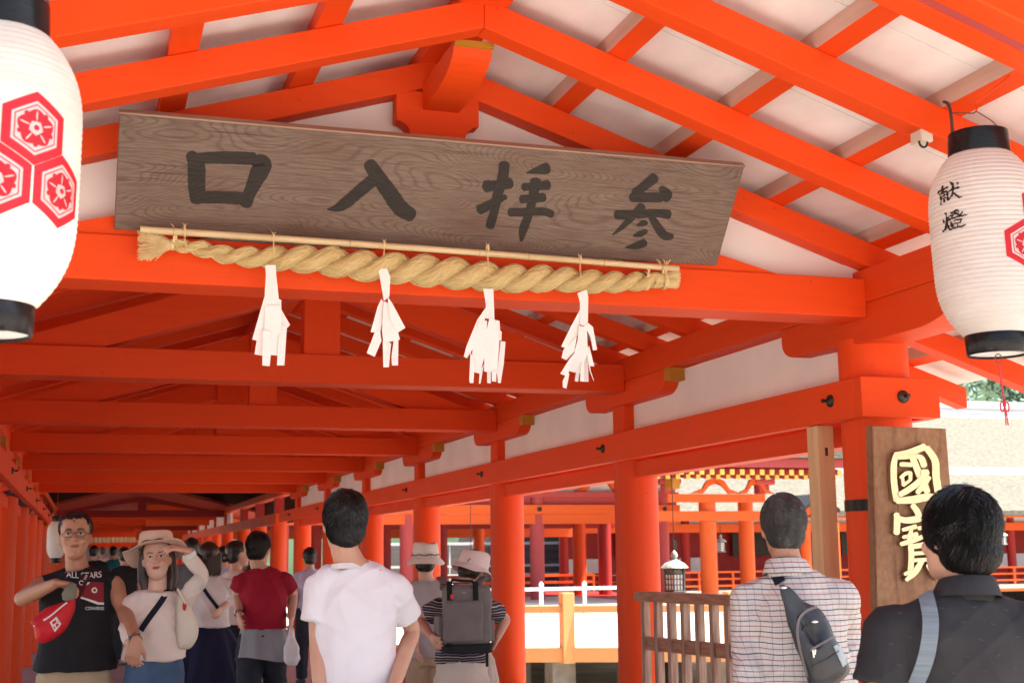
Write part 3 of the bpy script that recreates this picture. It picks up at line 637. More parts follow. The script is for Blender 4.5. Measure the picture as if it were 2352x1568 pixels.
def paper_lantern(name, label, cx, cy, zt, zb_, Rm, hexes, chars=None, lit=False, tassel=False, lean=0.0, face=None):
    L = thing(name, label, 'lantern', (cx, cy, zb_), 'paper lanterns hung under the eaves' if not tassel is None else None)
    H = zt - zb_; ax = lambda z: Vector((cx + lean * (zt - z), cy, z)); NP = 40
    prof = []
    for i in range(NP * 6 + 1):
        t = i / (NP * 6); prof.append((body_r(t, Rm) + .0021 * abs(sin(pi * i / 6)) - .0010, zb_ + H * t))
    mb = MB(); n = 96; vs = []
    for r, z in prof:
        a = ax(z)
        for j in range(n): q = 2 * pi * j / n; rr_ = r * (1 + (.0022 if j % 12 == 0 else 0)); vs.append(a + Vector((cos(q) * rr_, sin(q) * rr_, 0)))
    mb.add(vs, [(i * n + j, i * n + (j + 1) % n, (i + 1) * n + (j + 1) % n, (i + 1) * n + j) for i in range(len(prof) - 1) for j in range(n)])
    mb.build('paper_body', M['lpaper'], L, smooth=False)
    for p in L.children[-1:] if False else []: pass
    rt_, rb = body_r(1, Rm) - .004, body_r(0, Rm) - .002
    k = MB().lathe([(rt_ - .008, zt - .01), (rt_, zt - .01), (rt_ + .003, zt), (rt_, zt + .078), (rt_ - .008, zt + .08), (rt_ - .01, zt - .01)], (cx, cy, 0), 48, cap=False); k.build('top_ring', M['lacq'], L, smooth=True)
    bx = ax(zb_); k = MB().lathe([(rb - .006, .005), (rb, .005), (rb + .003, 0), (rb, -.062), (rb - .004, -.066), (rb - .006, .005)], bx, 48, cap=False); k.build('bottom_ring', M['lacq'], L, smooth=True)
    MB().lathe([(rb - .007, -.058), (rb - .007, -.052), (.01, -.050), (.01, -.056)], bx, 40).build('base_plate', M['white_edge'], L)
    dr = MB().box(bx.x - .035, bx.x + .045, cy - rb + .006, cy - rb + .035, bx.z - .064, bx.z - .058); dr.build('latch', M['lacq'], L)
    pts = [(cx - rt_ * .93, zt + .03), (cx - rt_ * .98, zt + .12), (cx - rt_ * .9, zt + .145), (cx - .015, zt + .15), (cx, zt + .158), (cx + .02, zt + .15), (cx + rt_ * .7, zt + .125), (cx + rt_ * .95, zt + .09), (cx + rt_ * .95, zt + .03)]
    MB().tube([Vector((x, cy + .0, z)) for x, z in cr(pts, 4)], .0022, 6).build('wire_handle', M['wire'], L, smooth=True)
    top = zr(cx, .10) if cx > -1 else 3.0
    MB().tube([Vector((cx, cy, zt + .155)), Vector((cx + .006, cy, zt + .175)), Vector((cx - .004, cy, zt + .185))] + ([Vector((2.975, cy, 3.10))] if cx > 2 else [Vector((cx, cy, max(top, zt + .2)))]), .003, 6).build('hook', M['vz'], L, smooth=True)
    fd = Vector((EYE.x - cx, EYE.y - cy, 0)).normalized() if face is None else Vector(face); sd = Vector((-fd.y, fd.x, 0))        # sd: to the camera's right
    if sd.dot(Vector((AX[0], AY[0], 0))) < 0: sd = -sd
    def wrap(th, z, off):
        t = (z - zb_) / H; r = body_r(t, Rm) + .0018 + off; return ax(z) + fd * (cos(th) * r) + sd * (sin(th) * r)
    def patch(mb, th0, z0, ro, ri, off, na=72, nr=8, rot=0):
        vs = []
        for i in range(nr + 1):
            for j in range(na):
                q = 2 * pi * j / na; a, b = ri(q), ro(q); r = a + (b - a) * i / nr
                vs.append(wrap(th0 + cos(q + rot) * r / Rm, z0 + sin(q + rot) * r, off))
        mb.add(vs, [(i * na + j, i * na + (j + 1) % na, (i + 1) * na + (j + 1) % na, (i + 1) * na + j) for i in range(nr) for j in range(na)])
    hexr = lambda Rh: (lambda q: Rh * cos(pi / 6) / cos(((q + pi / 2 + pi / 6) % (pi / 3)) - pi / 6) if False else Rh * cos(pi / 6) / cos((q % (pi / 3)) - pi / 6))
    rot6 = pi / 6 + 0  # pointy top
    red, wh = MB(), MB()
    for th, z in hexes:
        s = Rm / .203
        patch(red, th, z, hexr(.0925 * s), lambda q: .001, .0004, rot=rot6, nr=12)
        patch(wh, th, z, hexr(.068 * s), hexr(.0605 * s), .0012, rot=rot6, nr=2)
        patch(wh, th, z, hexr(.0570 * s), lambda q: .001, .0012, rot=rot6, nr=8)
        for k_ in range(5):
            a = pi / 2 + k_ * 2 * pi / 5
            px_, pz_ = cos(a) * .030 * s, sin(a) * .030 * s
            patch(red, th + px_ / Rm, z + pz_, lambda q, a=a: .0185 * s * (1 - .18 * cos(2 * (q - a)) + .10 * cos(3 * (q - a))), lambda q: .0005, .0022, na=24, nr=3)
            patch(wh, th + cos(a) * .030 * s / Rm, z + sin(a) * .030 * s, lambda q, a=a: .0140 * s / sqrt((cos(q - a)) ** 2 + (sin(q - a) * 7) ** 2), lambda q: .0003, .0032, na=24, nr=2)
            a2 = a + pi / 5
            patch(red, th + cos(a2) * .041 * s / Rm, z + sin(a2) * .041 * s, lambda q: .0062 * s, lambda q: .0003, .0022, na=12, nr=2)
        patch(wh, th, z, lambda q: .0105 * s, lambda q: .0003, .0036, na=18, nr=2); patch(red, th, z, lambda q: .007 * s, lambda q: .0003, .0044, na=18, nr=2)
    red.build('crest_red', M['lred'], L); wh.build('crest_white', M['lwhite'], L)
    if chars:
        for sts in chars:
            mb = MB()
            for i_, st in enumerate(sts):
                h = .0015 + .0003 * i_
                def f(x, y, l, h=h):
                    th, z = lan_inv(2133.9 + .10084 * x, 395.2 + .10084 * y, cx, cy, Rm, fd, sd, ax, zb_, H); return wrap(th, z, h)
                stroke_mesh(mb, st, f, step=16, rough=.02)
            mb.build('brushed_character', M['lblack'], L)
    if lit:
        lp = bpy.data.lights.new('lantern_bulb_light', 'POINT'); lp.energy = lit; lp.color = (1, .82, .60); lp.shadow_soft_size = .035
        lo = bpy.data.objects.new('bulb_light', lp); COL.objects.link(lo); lo.parent = L; lo.location = (.03, -.07, H * .34)
        em, ent, eb = new_mat('glowing_bulb_' + name); eb.inputs['Emission Color'].default_value = (1, .8, .5, 1); eb.inputs['Emission Strength'].default_value = 8
        MB().ell((cx + .02, cy - .06, zb_ + H * .3 - .09), (.02, .02, .03)).build('bulb', em, L, smooth=True)
    if tassel:
        b0 = bx + Vector((0, 0, -.062)); ring = [b0 + Vector((cos(a) * .014, 0, sin(a) * .014 - .014)) for a in [2 * pi * i / 14 for i in range(15)]]
        MB().tube(ring, .0018, 6).build('ring', M['wire'], L, smooth=True)
        c = MB().tube([b0 + Vector((.001, 0, -.028)), b0 + Vector((.006, 0, -.10)), b0 + Vector((.012, 0, -.155))], .0022, 6); c.tube([b0 + Vector((-.001, 0, -.028)), b0 + Vector((.003, 0, -.10)), b0 + Vector((.010, 0, -.155))], .0022, 6)
        k = b0 + Vector((.011, 0, -.16))
        for sx in (-1, 1): c.tube([k + Vector((cos(a) * .008 + sx * .009, 0, sin(a) * .016 - .014)) for a in [2 * pi * i / 10 for i in range(11)]], .0026, 6); c.tube([k, k + Vector((sx * .003 + .003, 0, -.045)), k + Vector((sx * .004 + .005, 0, -.075))], .0022, 6)
        c.tube([k + Vector((0, 0, .008)), k + Vector((0, 0, -.012))], .006, 8); c.build('tassel_cord', M['red_cord'], L, smooth=True)
    return L
def lan_inv(u, v, cx, cy, Rm, fd, sd, ax, zb_, H):
    w_ = ray(u, v); t = 3.0
    best = None
    for k in range(300):                    # first hit with the lantern surface
        p = EYE + w_ * t; tt = (p.z - zb_) / H; a = ax(p.z)
        if math.hypot(p.x - a.x, p.y - a.y) < body_r(min(max(tt, 0), 1), Rm): break
        t += .008
    d = p - ax(p.z); return atan2(d.dot(sd), d.dot(fd)), p.z
c_a = [[(340, 325, 40), (337, 365, 48), (340, 400, 38)], [(232, 480, 44), (300, 425, 38), (380, 390, 40), (455, 350, 34)], [(352, 380, 44), (340, 460, 42)], [(288, 545, 38), (315, 620, 50), (305, 690, 42), (295, 745, 50)], [(280, 520, 36), (350, 478, 36), (440, 440, 34)],
       [(452, 450, 38), (460, 550, 46), (468, 645, 46)], [(325, 565, 26), (440, 525, 24)], [(325, 622, 24), (450, 585, 24)], [(385, 500, 28), (388, 690, 34)], [(495, 450, 40), (590, 400, 42), (705, 362, 44)],
       [(520, 250, 44), (570, 290, 62), (580, 400, 52), (560, 540, 46), (495, 640, 26)], [(595, 490, 40), (680, 560, 48), (730, 590, 48), (785, 575, 14)], [(685, 262, 50), (675, 300, 24)]]
c_b = [[(415, 945, 50), (430, 1040, 42), (440, 1140, 62), (415, 1270, 48), (360, 1360, 48)], [(352, 1080, 32), (372, 1155, 42)], [(488, 1015, 38), (462, 1095, 34)], [(455, 1180, 44), (488, 1295, 38)], [(535, 945, 44), (620, 895, 44), (680, 870, 36)], [(610, 925, 40), (690, 975, 44), (780, 1010, 42), (890, 975, 14)],
       [(530, 1010, 38), (590, 975, 40), (620, 960, 30)], [(560, 1075, 34), (640, 1040, 38), (740, 1010, 34)], [(785, 905, 32), (745, 975, 36)], [(712, 895, 28), (695, 940, 26)], [(590, 1010, 30), (500, 1105, 34)],
       [(598, 1115, 32), (690, 1095, 34), (775, 1085, 40)], [(775, 1090, 40), (750, 1165, 36)], [(610, 1185, 28), (755, 1160, 28)], [(545, 1140, 36), (572, 1255, 46)], [(600, 1200, 24), (600, 1285, 28)], [(690, 1180, 26), (688, 1245, 28)], [(520, 1325, 40), (650, 1275, 40), (780, 1250, 46), (870, 1215, 30)]]
def z_at(u, v, Y): return at(u, v, Y).z
paper_lantern('paper_lantern', 'white paper lantern with two black brush characters and a red cord below', 2.825, 3.62, 2.80, 2.19, .180,
              [(radians(39), z_at(2346, 565, 3.47)), (radians(86), z_at(2346, 565, 3.47)), (radians(62.5), z_at(2346, 565, 3.47) + .123)], chars=[c_a, c_b], tassel=True, lean=.035)
zl = z_at(8, 412, 2.88)
paper_lantern('paper_lantern', 'glowing white paper lantern with red hexagon crests at the left edge', at(-9, 400, 3.06).x, 3.06, 2.665, 2.045, .180,
              [(radians(25), zl + .123), (radians(1.2), zl), (radians(48), zl)], lit=.26, lean=-.01)
paper_lantern('paper_lantern', 'small pale lantern down the left column row, behind the man in the black vest', -.37, 19.6, 2.0, 1.50, .125, [], lit=False, tassel=False)
# cable box and its cable
bxp = at(2115, 318, 4.02)
EB = thing('junction_box', 'small cream junction box with a looped cable under a rafter', 'junction box', tuple(bxp))
MB().box(bxp.x - .025, bxp.x + .025, bxp.y - .04, bxp.y + .03, bxp.z - .022, bxp.z + .03).build('box', M['plastic'], EB, bev=.004)
MB().tube([bxp + Vector((cos(a) * .018 - .012, -.03, -.022 + sin(a) * .022)) for a in [pi + pi * i / 10 for i in range(11)]], .0045, 8).build('cable_loop', M['cord_black'], EB, smooth=True)
cb = [at(2168, 234, 3.97), at(2178, 240, 3.93), at(2184, 262, 3.85), at(2187, 290, 3.78), at(2187, 318, 3.72)]
tag(MB().tube([Vector(p) for p in cr([tuple(p) for p in cb], 5)], .006, 8).build('power_cable', M['cord_black'], None, smooth=True), 'black power cable curving from the rafter down to the right paper lantern', 'cable')
# ------------------------------------------------------------------ upright carved board by the nearest column
vs_ = lambda x, y: (2023.2 + .24193 * x, 980 + .24193 * y)
VS = thing('carved_board', 'upright brown carved plank with two gilded characters strapped to the nearest column', 'sign', (3.47, 5.05, .6))
MB().prism([(3.235, .55), (3.69, .55), (3.678, 1.3), (3.664, 2.028), (3.284, 2.034), (3.262, 1.3)], 5.05, 5.105, 1).build('plank', M['board2'], VS, bev=.004)
GC = [[[(150, 255, 40), (125, 350, 48), (125, 520, 50), (150, 690, 52)], [(160, 265, 46), (280, 240, 50), (410, 190, 56)], [(440, 205, 50), (515, 320, 56), (525, 470, 58), (545, 610, 60), (550, 690, 60)], [(160, 700, 48), (300, 690, 58), (450, 665, 60), (540, 680, 50)],
       [(170, 288, 34), (330, 278, 36)], [(190, 355, 34), (290, 358, 36)], [(300, 285, 50), (345, 400, 52), (400, 520, 56), (440, 610, 50)], [(345, 275, 34), (385, 300, 48), (410, 365, 50)], [(190, 480, 28), (240, 440, 30), (285, 440, 32)], [(205, 470, 24), (215, 550, 28)], [(215, 552, 26), (270, 512, 26)], [(282, 440, 30), (280, 505, 28)],
       [(185, 640, 42), (270, 590, 48), (350, 530, 48), (440, 430, 44)], [(400, 430, 46), (440, 430, 46)], [(455, 480, 40), (400, 560, 44), (350, 620, 40)]],
      [[(305, 745, 42), (345, 800, 48), (360, 840, 46)], [(150, 830, 44), (155, 900, 50), (150, 1005, 48)], [(160, 860, 40), (230, 885, 48), (340, 875, 52), (440, 850, 46), (560, 840, 46)], [(560, 850, 44), (570, 960, 44)], [(210, 975, 28), (330, 945, 38)], [(215, 1045, 28), (340, 1020, 40)], [(195, 1110, 34), (300, 1080, 40), (400, 1040, 34)], [(290, 970, 30), (265, 1090, 36)],
       [(360, 960, 30), (450, 960, 34), (440, 1060, 34)], [(285, 1120, 44), (290, 1240, 46), (280, 1390, 46)], [(300, 1135, 38), (400, 1120, 42), (480, 1110, 44), (480, 1290, 44)], [(320, 1200, 30), (470, 1190, 30)], [(320, 1265, 30), (470, 1255, 30)], [(390, 1270, 40), (330, 1370, 50), (245, 1450, 30)], [(230, 1395, 28), (290, 1370, 38)], [(450, 1310, 36), (490, 1370, 44), (540, 1440, 30)]]]
for ch in GC:
    g1, g2 = MB(), MB(); f = plane_fn(vs_, (3.4, 5.05, 1.5), (0, -1, 0))
    for i_, st in enumerate(ch):
        h = .026 + .0004 * i_
        stroke_mesh(g1, [(x, y, w_ * 1.22) for x, y, w_ in st], lambda x, y, l, f=f, h=h: f(x, y, h), step=18, rough=.04)
        stroke_mesh(g2, [(x, y, w_ * 1.26) for x, y, w_ in st], lambda x, y, l, f=f, h=h: (f(x, y, h - .0008) if l == 0 else f(x, y, h - .0008) + Vector((0, h - .002, 0))), depth=True, step=18, rough=.0)
    g1.build('gilded_character', M['gold'], VS); g2.build('character_block', M['board2'], VS)
s_ = MB().tube([Vector((3.6 + cos(a) * .17, 5.5 + sin(a) * .17, 1.71)) for a in [2 * pi * i / 40 for i in range(41)]], [(.002, .028)] * 41, 4, lat=(1, 0, 0)); 
st = MB().lathe([(.1665, 1.675), (.169, 1.675), (.169, 1.728), (.1665, 1.728)], (3.6, 5.5, 0), 40, cap=False); tag(st.build('metal_strap', M['lacq'], None, smooth=True), 'shiny black strap round the nearest column beside the carved plank', 'strap')
NP_ = thing('timber_post', 'pale unpainted square post standing against the nearest column', 'post', (3.46, 5.72, 0))
MB().box(3.395, 3.485, 5.70, 5.80, 0, 2.098).build('post', M['newwood'], NP_, bev=.003)
q = at(1898, 1037, 5.699); pm = MB()
pm.box(q.x - .006, q.x + .008, 5.6975, 5.6995, q.z - .02, q.z + .02); pm.build('id_plate', M['iron'], NP_)  # small dark plate on the post's face
# ------------------------------------------------------------------ slatted gate
A, B = Vector((3.44, 8.0, 0)), Vector((3.80, 5.80, 0)); d = (B - A).normalized(); nrm = Vector((-d.y, d.x, 0))
if nrm.dot(EYE - A) < 0: nrm = -nrm
GT = thing('slatted_gate', 'brown slatted wooden gate standing half open between two columns', 'gate', (3.44, 8.0, 0))
def gp(s, n_, z): return A + d * s + nrm * n_ + Vector((0, 0, z))
L = (B - A).length
def gbox(s0, s1, n0, n1, z0, z1):
    return MB().add([gp(s, n_, z) for z in (z0, z1) for n_ in (n0, n1) for s in (s0, s1)], [(0, 2, 3, 1), (4, 5, 7, 6), (0, 1, 5, 4), (2, 6, 7, 3), (0, 4, 6, 2), (1, 3, 7, 5)])
gbox(-.05, L, -.045, .045, 1.185, 1.245).build('top_rail', M['gatex'], GT, bev=.004)
for z in (.88, .2): gbox(.02, L, -.012, .012, z, z + .085).build('rail', M['gatex'], GT, bev=.003)
k = 0; s = .0
while s < L - .04:
    for n0, n1 in ((.0125, .0425),): gbox(s, s + .05, -.0425, .0425, .06, 1.1845) if False else None
    gbox(s, s + .036, -.026, .026, .06, 1.1845).build('slat', M['gate'], GT, bev=.002)
    s += .150
# ------------------------------------------------------------------ hanging bronze lanterns
def bronze_lantern(label, p, s, top, mat, det=True):
    L = thing('bronze_lantern', label, 'lantern', tuple(p), 'bronze lanterns hung along the eaves')
    c = Vector(p); n = 6 if det else 6
    rf = [(.02, .30), (.045, .285), (.09, .262), (.118, .235), (.128, .222), (.122, .217)]
    MB().lathe([(r * s, z * s) for r, z in rf[::-1]], c, 48, flute=lambda i, j: 1 + (.07 if i < 3 else .02) * abs(cos(3 * 2 * pi * j / 48)) ** 6).build('roof', mat, L, smooth=True)
    MB().lathe([(.02 * s, .30 * s), (.030 * s, .315 * s), (.034 * s, .335 * s), (.022 * s, .36 * s), (.004 * s, .38 * s)], c, 16).build('finial', mat, L, smooth=True)
    MB().lathe([(.10 * s, 0), (.115 * s, .004 * s), (.115 * s, .012 * s), (.095 * s, .02 * s)], c, 6).build('base', M['dbronze'] if det else mat, L)
    MB().lathe([(.086 * s, .02 * s), (.090 * s, .2 * s)], c, 6, cap=True).build('pane', M['frost'], L)
    f = MB(); hx = [Vector((cos(pi / 3 * i), sin(pi / 3 * i), 0)) for i in range(6)]
    for i in range(6):
        a, b = hx[i], hx[(i + 1) % 6]; f.bar(c + a * .095 * s + Vector((0, 0, .018 * s)), c + a * .099 * s + Vector((0, 0, .218 * s)), .012 * s, .012 * s, a)
        for t in ((.33, .66) if det else ()): q = a.lerp(b, t); f.bar(c + q * .093 * s + Vector((0, 0, .02 * s)), c + q * .095 * s + Vector((0, 0, .165 * s)), .006 * s, .006 * s, q)
        for z in (.02, .07, .12, .165, .215): f.bar(c + a * .095 * s + Vector((0, 0, z * s)), c + b * .095 * s + Vector((0, 0, z * s)), .007 * s, .007 * s)
        for t in [k_ / 7 for k_ in range(1, 7)] if det else (): q = a.lerp(b, t); f.bar(c + q * .096 * s + Vector((0, 0, .165 * s)), c + q * .096 * s + Vector((0, 0, .215 * s)), .006 * s, .006 * s, q)
    f.build('lattice', M['dbronze'], L)
    w_ = MB().tube([c + Vector((0, 0, .38 * s)), c + Vector((.01 * s, 0, .42 * s)), c + Vector((-.012 * s, 0, .47 * s)), c + Vector((0, 0, .5 * s)), c + Vector((0, 0, top))], .0045 if det else .01, 6); w_.build('hanging_wire', M['iron'], L, smooth=True)
    if det: MB().box(c.x - .006, c.x + .03, c.y - .005, c.y + .005, c.z + .39 * s, c.z + .47 * s).build('hook_plate', M['iron'], L)
p = atx(1551, 1360, 5.12); bronze_lantern('pale bronze lantern with a lattice body hanging above the slatted gate', p, 1.0, 1.42, M['bronze'])
p2 = atx(1082, 1370, 5.12); bronze_lantern('bronze lantern on a long wire behind the woman in the pale bucket hat', p2, .92, 1.5, M['bronze'])
# ------------------------------------------------------------------ the court beyond: sunlit stage deck
DK = thing('stage_deck', 'broad sunlit plank deck on stone piers across the court', 'deck', (9, 24, -1.3))
dz = 0.0
dn = [(5.1, 21.3), (13.5, 17.6), (16.2, 24.0), (16.2, 44), (5.1, 44)]
MB().prism(dn, -.10, -.004, 2).build('deck_floor', M['deck'], DK)
n0, n1 = Vector((5.1, 21.3, 0)), Vector((13.5, 17.6, 0))
dd = (n1 - n0).normalized()
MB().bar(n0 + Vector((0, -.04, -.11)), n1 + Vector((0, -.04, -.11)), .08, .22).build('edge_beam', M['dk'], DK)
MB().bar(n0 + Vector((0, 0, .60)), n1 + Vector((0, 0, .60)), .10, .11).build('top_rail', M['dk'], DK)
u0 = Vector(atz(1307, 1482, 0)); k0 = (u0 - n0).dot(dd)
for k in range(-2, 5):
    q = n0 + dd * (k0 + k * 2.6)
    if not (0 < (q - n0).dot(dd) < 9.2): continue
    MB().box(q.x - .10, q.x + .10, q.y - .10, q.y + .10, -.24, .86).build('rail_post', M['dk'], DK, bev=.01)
    for yy in (0, 3.5, 8):
        MB().box(q.x - .2, q.x + .2, q.y + yy + .15, q.y + yy + .55, -1.4, -.101).build('stone_pier', M['stone'], DK, bev=.02)
for k in range(5):
    q = n0 + dd * (.3 + k * 1.95); MB().box(q.x - .19, q.x + .19, q.y + 1.6, q.y + 2.0, -1.4, -.102).build('stone_pier', M['stone'], DK, bev=.02)
# side gallery deck with white giboshi posts
for yy in (31.0,):
    a, b = Vector((6, yy, 0)), Vector((at(1428, 1350, yy).x, yy, 0))
    MB().bar(a + Vector((0, 0, .62)), b + Vector((0, 0, .62)), .08, .08).build('top_rail', M['white_edge'], DK)
    for i in range(7):
        q = a.lerp(b, i / 6 + .02); MB().lathe([(.05, 0), (.05, .55), (.07, .60), (.035, .64), (.06, .70), (.05, .76), (.01, .80)], q, 12).build('knobbed_post', M['white_edge'], DK, smooth=True)
# ------------------------------------------------------------------ helper for shrine halls
def hcol(T, x, y, z0, z1, r, mat):
    return MB().lathe([(r, z0), (r, z1)], (x, y, 0), 20).build('column', mat, T, smooth=True)
def zv(v, u, Y): return at(u, v, Y).z
def frog_strut(T, xc, y, z, w_, h, mat, green=False):
    o = [(xc - w_ / 2, z), (xc - w_ * .42, z + h * .12), (xc - w_ * .27, z + h * .3), (xc - w_ * .17, z + h * .85), (xc - w_ * .08, z + h), (xc + w_ * .08, z + h), (xc + w_ * .17, z + h * .85), (xc + w_ * .27, z + h * .3), (xc + w_ * .42, z + h * .12), (xc + w_ / 2, z)]
    i_ = [(xc + w_ * .26, z), (xc + w_ * .13, z + h * .5), (xc + w_ * .04, z + h * .62), (xc - w_ * .04, z + h * .62), (xc - w_ * .13, z + h * .5), (xc - w_ * .26, z)]
    k = MB(); P = o + i_; vs = [(x, yy, zz) for yy in (y, y + .12) for x, zz in P]; n = len(P)
    st = []
    for a in range(5): st.append((a, a + 1, n - 1 - a - 1, n - 1 - a) if a < 5 else None)
    f = []
    for a in range(4): f.append((a, a + 1, n - 2 - a, n - 1 - a))
    f.append((4, 5, 11, 12 - 0) if False else (4, 5, 11 + 0, 12))
    for a in range(5, 9): f.append((a, a + 1, n - 2 - a, n - 1 - a) if n - 2 - a >= 10 else (a, a + 1, 10, 11 if a == 5 else 10))
    f = [tuple(dict.fromkeys(q)) for q in f]; f = [q for q in f if len(q) > 2]
    allf = f + [tuple(i + n for i in q[::-1]) for q in f] + [(i, (i + 1) % n, (i + 1) % n + n, i + n) for i in range(n)]
    k.add(vs, allf); o_ = k.build('frog_leg_strut', mat, T)
    if green: MB().prism([(xc - w_ * .16, z + h * .40), (xc - w_ * .10, z + h * .60), (xc, z + h * .68), (xc + w_ * .10, z + h * .60), (xc + w_ * .16, z + h * .40), (xc + w_ * .08, z + h * .54), (xc, z + h * .58), (xc - w_ * .08, z + h * .54)], y - .02, y - .002, 1).build('green_carving', noisy('green_paint', (.05, .30, .14), (.08, .40, .2), .6), T)
# ------------------------------------------------------------------ hall across the deck
HA = thing('open_hall', 'open red-columned hall behind the sunlit deck, pinkish columns along its front', 'hall', (11, 41, 0))
Y1 = 41.3
xs = [at(u, 1280, Y1).x for u in (645, 935, 1234, 1522)]
for x in xs: hcol(HA, x, Y1, -.1, 3.4, .235, M['vpink'])
Y2 = 45.2
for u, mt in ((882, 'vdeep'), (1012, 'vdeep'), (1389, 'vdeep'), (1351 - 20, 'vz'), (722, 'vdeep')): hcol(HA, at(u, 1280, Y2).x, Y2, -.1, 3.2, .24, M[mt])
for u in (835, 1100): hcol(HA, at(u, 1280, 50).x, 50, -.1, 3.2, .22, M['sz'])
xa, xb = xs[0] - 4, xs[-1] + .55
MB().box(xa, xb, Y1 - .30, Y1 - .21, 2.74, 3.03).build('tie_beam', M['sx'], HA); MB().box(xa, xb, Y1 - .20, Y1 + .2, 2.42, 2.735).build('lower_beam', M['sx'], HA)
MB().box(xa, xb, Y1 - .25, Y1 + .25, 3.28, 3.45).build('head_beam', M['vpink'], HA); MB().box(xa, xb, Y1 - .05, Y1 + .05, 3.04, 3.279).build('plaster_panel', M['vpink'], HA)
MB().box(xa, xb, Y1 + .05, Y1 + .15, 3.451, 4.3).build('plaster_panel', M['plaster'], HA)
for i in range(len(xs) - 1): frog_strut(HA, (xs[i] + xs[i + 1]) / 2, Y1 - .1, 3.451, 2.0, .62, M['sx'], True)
for x in xs:
    s_ = MB().lathe([(.085, 0), (.08, .03), (.03, .05), (.01, .07)], (0, 0, 0), 6); s_.v = [Matrix.Rotation(pi / 2, 3, 'X') @ v + Vector((x, Y1 - .301, 2.885)) for v in s_.v]; s_.build('stud', M['iron'], HA)
MB().box(xa, xb, Y2 - .1, Y2 + .1, 2.35, 2.72).build('inner_beam', M['vdeep'], HA)
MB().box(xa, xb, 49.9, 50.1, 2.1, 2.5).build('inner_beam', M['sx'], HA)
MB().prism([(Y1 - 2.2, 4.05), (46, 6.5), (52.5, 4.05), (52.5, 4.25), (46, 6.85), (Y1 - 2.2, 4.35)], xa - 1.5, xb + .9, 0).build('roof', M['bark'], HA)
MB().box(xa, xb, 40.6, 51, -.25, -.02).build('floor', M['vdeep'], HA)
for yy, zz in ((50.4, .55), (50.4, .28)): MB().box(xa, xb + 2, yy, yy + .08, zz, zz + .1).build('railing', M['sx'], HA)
M['yend'] = noisy('sun_bright_yellow_paint', (.85, .60, .10), (.92, .68, .16), .6)  # yellow brightened so the eave ends hold sunlight in their colour
# hall with decorated eaves on the right
HB_ = thing('decorated_hall', 'hall with frog-leg struts and two rows of yellow rafter ends under its eave', 'hall', (17, 38, 0))
Y3 = 38.3
bx_ = [at(u, 1280, Y3).x for u in (1628, 1757)]; XB0 = at(1524, 1160, Y3).x; XB1 = at(1746, 1160, Y3).x
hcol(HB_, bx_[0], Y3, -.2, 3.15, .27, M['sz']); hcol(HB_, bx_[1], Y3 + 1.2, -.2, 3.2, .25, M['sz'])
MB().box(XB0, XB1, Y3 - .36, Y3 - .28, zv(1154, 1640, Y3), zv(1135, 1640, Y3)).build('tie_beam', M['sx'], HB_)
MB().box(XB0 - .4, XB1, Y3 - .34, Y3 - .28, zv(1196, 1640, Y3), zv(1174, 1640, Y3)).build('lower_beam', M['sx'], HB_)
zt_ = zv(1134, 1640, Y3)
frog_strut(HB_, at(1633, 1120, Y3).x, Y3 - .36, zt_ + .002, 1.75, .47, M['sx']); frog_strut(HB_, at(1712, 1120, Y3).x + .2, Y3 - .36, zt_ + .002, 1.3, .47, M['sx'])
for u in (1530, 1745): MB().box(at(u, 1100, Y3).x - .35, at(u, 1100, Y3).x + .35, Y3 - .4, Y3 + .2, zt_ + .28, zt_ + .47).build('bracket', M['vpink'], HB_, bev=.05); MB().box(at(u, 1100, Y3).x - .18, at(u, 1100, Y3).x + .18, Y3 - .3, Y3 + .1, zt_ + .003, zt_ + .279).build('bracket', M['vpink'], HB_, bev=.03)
MB().box(at(1524, 1100, Y3).x - .14, at(1524, 1100, Y3).x + .14, Y3 - .9, Y3 - .41, zt_ + .12, zt_ + .45).build('beam_end', M['yellow'], HB_)
Ye = 36.6
ze = zv(1099, 1640, Ye); XE_0, XE_1 = at(1440, 1090, Ye).x, at(1960, 1090, Ye).x
sp = .34; nraf = int((XE_1 - XE_0) / sp)
for i in range(nraf):
    x = XE_0 + i * sp
    r_ = MB().prism([(Ye, ze + .13), (Ye, ze + .29), (Y3 + 2, ze + .95), (Y3 + 2, ze + .79)], x, x + .14, 0).build('rafter', M['vpink'], HB_)
    MB().box(x - .003, x + .143, Ye - .03, Ye - .001, ze + .125, ze + .295).build('yellow_end', M['yend'], r_)
    r_ = MB().prism([(Ye + .6, ze + .03), (Ye + .6, ze + .16), (Y3 + 2, ze + .62), (Y3 + 2, ze + .5)], x + .17, x + .29, 0).build('rafter', M['vpink'], HB_)
    MB().box(x + .165, x + .295, Ye + .57, Ye + .599, ze + .025, ze + .165).build('yellow_end', M['yend'], r_)
MB().prism([(Ye - .25, ze + .34), (Ye - .25, ze + .62), (Y3 + 5, ze + 2.6), (Y3 + 5, ze + 1.9)], XE_0 - .6, XE_1 + .5, 0).build('eave_boards', M['vpink'], HB_)
MB().prism([(Ye - .45, ze + .63), (Ye - .45, ze + .98), (Y3 + 5, ze + 3.3), (Y3 + 5, ze + 2.62)], XE_0 - .8, XE_1 + .7, 0).build('roof', M['bark'], HB_)
